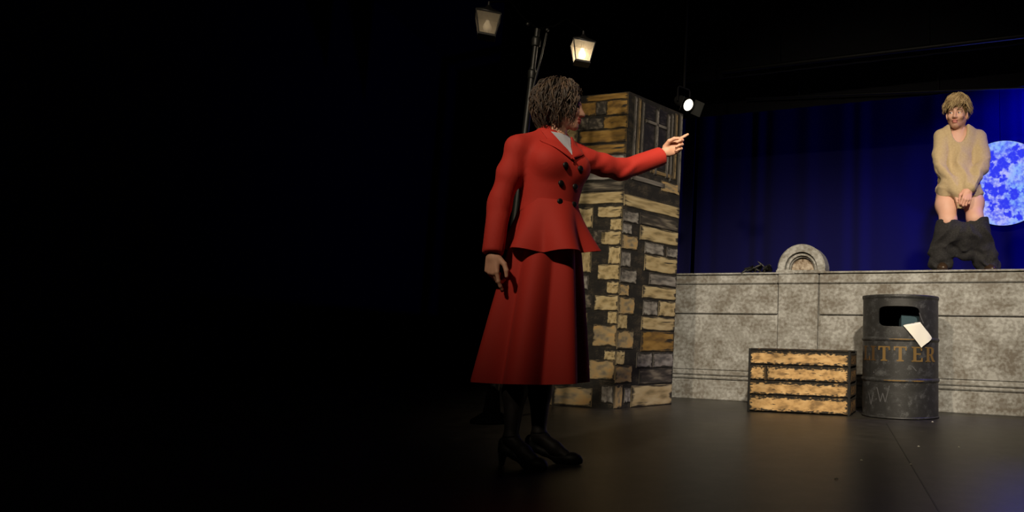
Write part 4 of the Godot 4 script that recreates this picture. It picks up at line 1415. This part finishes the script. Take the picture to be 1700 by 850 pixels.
func man() -> void:
	var t := thing("person", Vector3(1.73, 1.27, -6.75), "person in a beige jumper stooping on the parapet, dark trousers round the calves", "person")
	var s := 1.2
	var H := Vector3(-0.06, 1.497, 0.13)
	var hb := frame_of(Vector3(-0.4, -0.13, 0.9), Vector3(0.06, 1, 0))
	var skin := Color(0.66, 0.37, 0.27)
	var shR := Vector3(-0.19, 1.283, 0.08); var elR := Vector3(-0.222, 0.95, 0.17); var wrR := Vector3(-0.1, 0.72, 0.27)
	var shL := Vector3(0.152, 1.288, 0.07); var elL := Vector3(0.16, 0.98, 0.19); var wrL := Vector3(-0.01, 0.735, 0.32)
	var knR := Vector3(-0.165, 0.46, 0.2); var knL := Vector3(0.08, 0.49, 0.2)
	# --- body
	var body := Buf.new()
	var f := Field.new(Vector3(-0.36, 0.02, -0.2), Vector3(0.36, 1.5, 0.42), 0.012)
	f.loft([[0.66, -0.035, 0.02, 0.14, 0.11], [0.8, -0.035, 0.02, 0.15, 0.11], [1.0, -0.03, 0.04, 0.15, 0.1], [1.2, -0.025, 0.06, 0.17, 0.105], [1.29, -0.02, 0.075, 0.15, 0.085], [1.35, -0.03, 0.085, 0.08, 0.065]], Basis.IDENTITY, 0.03)
	f.cone(Vector3(-0.03, 1.27, 0.08), H + Vector3(0.01, -0.08, -0.02), 0.07, 0.062, 0.04)
	f.chain([shR, elR, wrR], [0.055, 0.045, 0.032], 0.03)
	f.chain([shL, elL, wrL], [0.055, 0.045, 0.032], 0.03)
	f.chain([Vector3(-0.13, 0.8, 0.04), Vector3(-0.165, 0.62, 0.13), knR, Vector3(-0.175, 0.36, 0.13), Vector3(-0.2, 0.08, 0.03)], [0.105, 0.098, 0.074, 0.062, 0.045], 0.04)
	f.chain([Vector3(0.06, 0.82, 0.04), Vector3(0.085, 0.65, 0.13), knL, Vector3(0.1, 0.36, 0.13), Vector3(0.2, 0.08, 0.02)], [0.105, 0.096, 0.072, 0.06, 0.045], 0.04)
	var blush := noise(55, 9.0, 2)
	f.net(body, func(p: Vector3) -> Color: return skin.lerp(Color(0.72, 0.42, 0.33), clampf(0.5 + blush.get_noise_3dv(p), 0.0, 1.0) * 0.5))
	var hf := Field.new(H - Vector3(0.2, 0.25, 0.18), H + Vector3(0.18, 0.17, 0.18), 0.0052)
	head_field(hf, H, hb, s, true)
	hf.cone(Vector3(-0.035, 1.27, 0.09), H + Vector3(0.01, -0.07, -0.02), 0.074, 0.064, 0.03)
	var bn := noise(61, 60.0, 2)
	var beard := Color(0.24, 0.105, 0.05)
	hf.net(body, func(p: Vector3) -> Color:
		var q := hb.transposed() * (p - H) / s
		if q.z > 0.088 and absf(q.x) < 0.022 and q.y < -0.058 and q.y > -0.084: return Color(0.5, 0.17, 0.14)
		if q.z > 0.068 and q.y > 0.014 and q.y < 0.024 and absf(q.x) > 0.012 and absf(q.x) < 0.052: return Color(0.2, 0.11, 0.05)
		var jaw := smoothstep(-0.045, -0.06, q.y + 0.012 * smoothstep(0.03, 0.06, absf(q.x)) * -2.0) * smoothstep(-0.13, -0.115, q.y)
		if q.z > 0.0: return skin.lerp(beard, clampf(jaw * (0.55 + 0.25 * bn.get_noise_3dv(p)), 0.0, 0.75))
		return skin)
	var d1 := Vector3(-0.2, -0.92, 0.22).normalized()
	var b1 := (Vector3(0.15, 0.25, 0.95) - d1 * Vector3(0.15, 0.25, 0.95).dot(d1)).normalized()
	var s1 := b1.cross(d1).normalized()
	if s1.x > 0.0: s1 = -s1
	var lf := Field.new(wrL - Vector3(0.14, 0.22, 0.12), wrL + Vector3(0.12, 0.08, 0.12), 0.0045)
	hand_field(lf, wrL, d1, s1, b1, 1.2, [[0.55, 1.2, 0.8], [0.6, 1.25, 0.8], [0.6, 1.25, 0.8], [0.6, 1.2, 0.8]], [Vector3(0.8, 0.5, -0.4), Vector3(0.95, -0.1, -0.5), Vector3(0.8, -0.4, -0.5)])
	lf.net(body, func(_p: Vector3) -> Color: return skin.lerp(Color(0.72, 0.36, 0.28), 0.5))
	var d2 := Vector3(0.3, -0.9, 0.1).normalized()
	var b2 := (Vector3(-0.15, 0.25, 0.95) - d2 * Vector3(-0.15, 0.25, 0.95).dot(d2)).normalized()
	var s2 := b2.cross(d2).normalized()
	if s2.x < 0.0: s2 = -s2
	var rf := Field.new(wrR - Vector3(0.12, 0.22, 0.12), wrR + Vector3(0.14, 0.08, 0.12), 0.0045)
	hand_field(rf, wrR, d2, s2, b2, 1.15, [[0.55, 1.2, 0.8], [0.6, 1.25, 0.8], [0.6, 1.25, 0.8], [0.6, 1.2, 0.8]], [Vector3(0.8, 0.5, -0.4), Vector3(0.95, -0.1, -0.5), Vector3(0.8, -0.4, -0.5)])
	rf.net(body, func(_p: Vector3) -> Color: return skin)
	part(t, "body", body, M.skin)
	eyes(t, H, hb, s, (hb.z + Vector3(-0.5, -0.1, 0)).normalized())
	# --- jumper
	var wool := textured(mottle(131, 256, 0.03, [Color(0.7, 0.615, 0.475), Color(0.725, 0.64, 0.5), Color(0.75, 0.67, 0.53)], 0.9), 0.95, 6.0)
	wool.rim_enabled = true
	wool.rim = 0.2
	var jf := Field.new(Vector3(-0.38, 0.56, -0.2), Vector3(0.38, 1.46, 0.44), 0.0095)
	jf.loft([[0.69, -0.04, 0.08, 0.212, 0.185], [0.8, -0.038, 0.06, 0.205, 0.165], [0.93, -0.032, 0.05, 0.175, 0.14], [1.08, -0.03, 0.055, 0.17, 0.135], [1.2, -0.025, 0.065, 0.2, 0.135], [1.28, -0.025, 0.075, 0.19, 0.115], [1.34, -0.028, 0.08, 0.175, 0.105], [1.38, -0.033, 0.085, 0.145, 0.095], [1.405, -0.038, 0.085, 0.11, 0.085]], Basis.IDENTITY, 0.04)
	jf.chain([shR, shR.lerp(elR, 0.5), elR, wrR.lerp(elR, 0.1), wrR], [0.083, 0.079, 0.07, 0.056, 0.05], 0.022)
	jf.chain([shL, shL.lerp(elL, 0.5), elL, wrL.lerp(elL, 0.1), wrL + Vector3(0.02, 0.02, -0.01)], [0.083, 0.079, 0.07, 0.056, 0.052], 0.022)
	# front of the jumper pulled down between the thighs
	jf.chain([Vector3(-0.03, 1.05, 0.14), Vector3(-0.04, 0.8, 0.2), Vector3(-0.055, 0.64, 0.24)], [0.1, 0.09, 0.05], 0.07)
	jf.cone(Vector3(-0.06, 0.62, 0.25), Vector3(-0.065, 0.585, 0.26), 0.045, 0.036, 0.02)
	jf.cone(Vector3(-0.16, 0.77, 0.16), Vector3(0.07, 0.77, 0.16), 0.09, 0.09, 0.04)
	# room for the neck, the thighs and the waist opening
	jf.blob(Vector3(-0.05, 1.41, 0.145), Vector3(0.078, 0.205, 0.115), Basis(Vector3.RIGHT, -0.22), 0.025, true)
	var wn := noise(140, 5.0, 3)
	var jb := Buf.new()
	jf.net(jb, null, func(p: Vector3, n: Vector3) -> Vector3:
		var q := p - Vector3(-0.045, 0.62, 0.25)
		var ang := atan2(q.x, q.y)
		var a := 0.0
		# folds that run from the shoulders to the fists
		if p.z > 0.06: a += 0.024 * (0.6 - absf(sin(ang * 6.5 + 1.2 * wn.get_noise_3dv(p * 0.6)))) * smoothstep(1.3, 1.0, p.y) * smoothstep(0.12, 0.3, q.length())
		a += 0.006 * sin(p.y * 42.0 + p.x * 30.0 + 5.0 * wn.get_noise_3dv(p * 0.6)) * smoothstep(0.12, 0.2, absf(p.x + 0.03)) * smoothstep(1.15, 0.9, p.y)
		a += 0.003 * wn.get_noise_3dv(p * 2.0)
		return n * a)
	var ju := part(t, "jumper", jb, wool)
	for q in [[wrL + Vector3(0.012, 0.014, -0.008), (elL - wrL).normalized(), 0.058], [wrR, (elR - wrR).normalized(), 0.054]]:
		var cb := Buf.new()
		var fb := frame_of(q[1])
		var prof := []
		for k in 9: prof.append([q[2] + 0.003 * sin(k * 2.1) - (0.006 if k == 0 or k == 8 else 0.0), -0.01 + k * 0.0075])
		cb.lathe(prof, 22, q[0], fb * Basis(Vector3.RIGHT, PI / 2))
		part(ju, "cuff", cb, wool)
	# --- trousers in a heap round the calves
	var tw := textured(mottle(151, 256, 0.04, [Color(0.1, 0.095, 0.1), Color(0.145, 0.14, 0.145), Color(0.19, 0.185, 0.19)], 0.7), 0.9, 5.0)
	var tf := Field.new(Vector3(-0.42, 0.0, -0.16), Vector3(0.44, 0.6, 0.4), 0.0085)
	tf.chain([Vector3(-0.16, 0.5, 0.19), Vector3(-0.175, 0.36, 0.15), Vector3(-0.2, 0.18, 0.07), Vector3(-0.205, 0.075, 0.05)], [0.1, 0.105, 0.108, 0.105], 0.04)
	tf.chain([Vector3(0.1, 0.53, 0.19), Vector3(0.13, 0.36, 0.14), Vector3(0.2, 0.18, 0.06), Vector3(0.235, 0.08, 0.05)], [0.1, 0.108, 0.112, 0.112], 0.04)
	tf.cone(Vector3(-0.12, 0.36, 0.19), Vector3(0.07, 0.37, 0.19), 0.085, 0.085, 0.07)
	tf.cone(Vector3(-0.03, 0.34, 0.19), Vector3(0.01, 0.2, 0.1), 0.085, 0.085, 0.08)
	tf.blob(Vector3(-0.03, 0.66, 0.19), Vector3(0.5, 0.19, 0.5), Basis(Vector3.BACK, 0.09), 0.02, true)
	tf.blob(Vector3(-0.03, 0.47, 0.165), Vector3(0.15, 0.07, 0.07), Basis.IDENTITY, 0.03, true)
	tf.blob(Vector3(0.0, -0.03, 0.06), Vector3(0.6, 0.045, 0.6), Basis.IDENTITY, 0.006, true)
	var tn := noise(160, 4.0, 2)
	var tb := Buf.new()
	tf.net(tb, null, func(p: Vector3, n: Vector3) -> Vector3:
		var low := smoothstep(0.3, 0.06, p.y)
		var a := 0.013 * low * sin(p.y * 60.0 + p.x * 14.0 + 5.0 * tn.get_noise_3dv(p))
		a += 0.011 * (1.0 - low) * smoothstep(0.48, 0.34, p.y) * (1.1 - 2.0 * absf(sin((absf(p.x + 0.02) * 1.2 + p.y * 0.7) * 19.0 + 1.2 * tn.get_noise_3dv(p))))
		return n * a)
	part(t, "trousers", tb, tw)
	# --- shoes
	var tan_leather := mat(Color(0.24, 0.18, 0.13), 0.35)
	for q in [[Vector3(-0.2, 0, 0.07), Vector3(-0.1, 0, 1)], [Vector3(0.225, 0, 0.06), Vector3(0.1, 0, 1)]]:
		var g: Vector3 = q[0]
		var fd: Vector3 = (q[1] as Vector3).normalized()
		var sf := Field.new(g - Vector3(0.1, 0.012, 0.12), g + Vector3(0.1, 0.14, 0.18), 0.007)
		sf.chain([g - fd * 0.07 + Vector3(0, 0.05, 0), g + fd * 0.03 + Vector3(0, 0.055, 0), g + fd * 0.09 + Vector3(0, 0.03, 0), g + fd * 0.125 + Vector3(0, 0.024, 0)], [0.042, 0.04, 0.036, 0.026], 0.03)
		sf.blob(g + fd * 0.08 + Vector3(0, 0.025, 0), Vector3(0.05, 0.036, 0.085), frame_of(fd), 0.02)
		sf.blob(g + Vector3(0, -0.04, 0), Vector3(0.4, 0.044, 0.4), Basis.IDENTITY, 0.003, true)
		var sb := Buf.new()
		sf.net(sb)
		part(t, "shoe", sb, tan_leather)
	# --- tousled hair, swept across the brow
	var hr := Buf.new()
	var cap := Field.new(H - Vector3(0.2, 0.14, 0.2), H + Vector3(0.2, 0.22, 0.2), 0.008)
	cap.blob(H + hb * Vector3(0, 0.045, -0.022), Vector3(0.098, 0.118, 0.122), hb, 0.01)
	cap.blob(H + hb * Vector3(0, -0.06, 0.12), Vector3(0.1, 0.16, 0.11), hb, 0.015, true)
	cap.blob(H + hb * Vector3(0, -0.15, -0.02), Vector3(0.2, 0.12, 0.2), hb, 0.02, true)
	cap.net(hr, func(_p: Vector3) -> Color: return Color(0.14, 0.085, 0.035))
	for k in 620:
		var az := rng.randf_range(0.0, TAU)
		var near := minf(az, TAU - az)
		var front := near < 1.0
		var e0 := rng.randf_range(0.4, 1.5)
		var e1 := rng.randf_range(-0.25, 0.4)
		if front: e1 = rng.randf_range(-0.14, 0.3)
		elif near > 2.2: e1 = rng.randf_range(-0.6, 0.2)
		var drift := rng.randf_range(-0.15, 0.15) + (-0.6 if front else 0.0)
		var pts := []
		var ph := floorf(az * 3.0) * 1.9 + floorf(e0 * 2.5) * 2.7 + rng.randf() * 0.8
		var lift := rng.randf_range(0.97, 1.14) + 0.05 * sin(ph)
		var amp := rng.randf_range(0.003, 0.011)
		var flick := rng.randf_range(-0.01, 0.03)
		for q in 11:
			var g := q / 10.0
			var el := lerpf(e0, e1, g)
			var aa := az + drift * g + 0.1 * sin(ph + g * 6.0)
			var d := Vector3(sin(aa) * cos(el), sin(el), cos(aa) * cos(el))
			var r := Vector3(0.118, 0.142, 0.136) * lift
			pts.append(H + hb * (Vector3(0, 0.038, -0.016) + d * r + d * (amp * sin(ph + g * 6.0) + flick * maxf(g - 0.65, 0.0))))
		var sh := rng.randf()
		lock_of_hair(hr, pts, rng.randf_range(0.0035, 0.0065), Color(0.17, 0.105, 0.045).lerp(Color(0.58, 0.43, 0.22), sh))
	part(t, "hair", hr, M.hair)
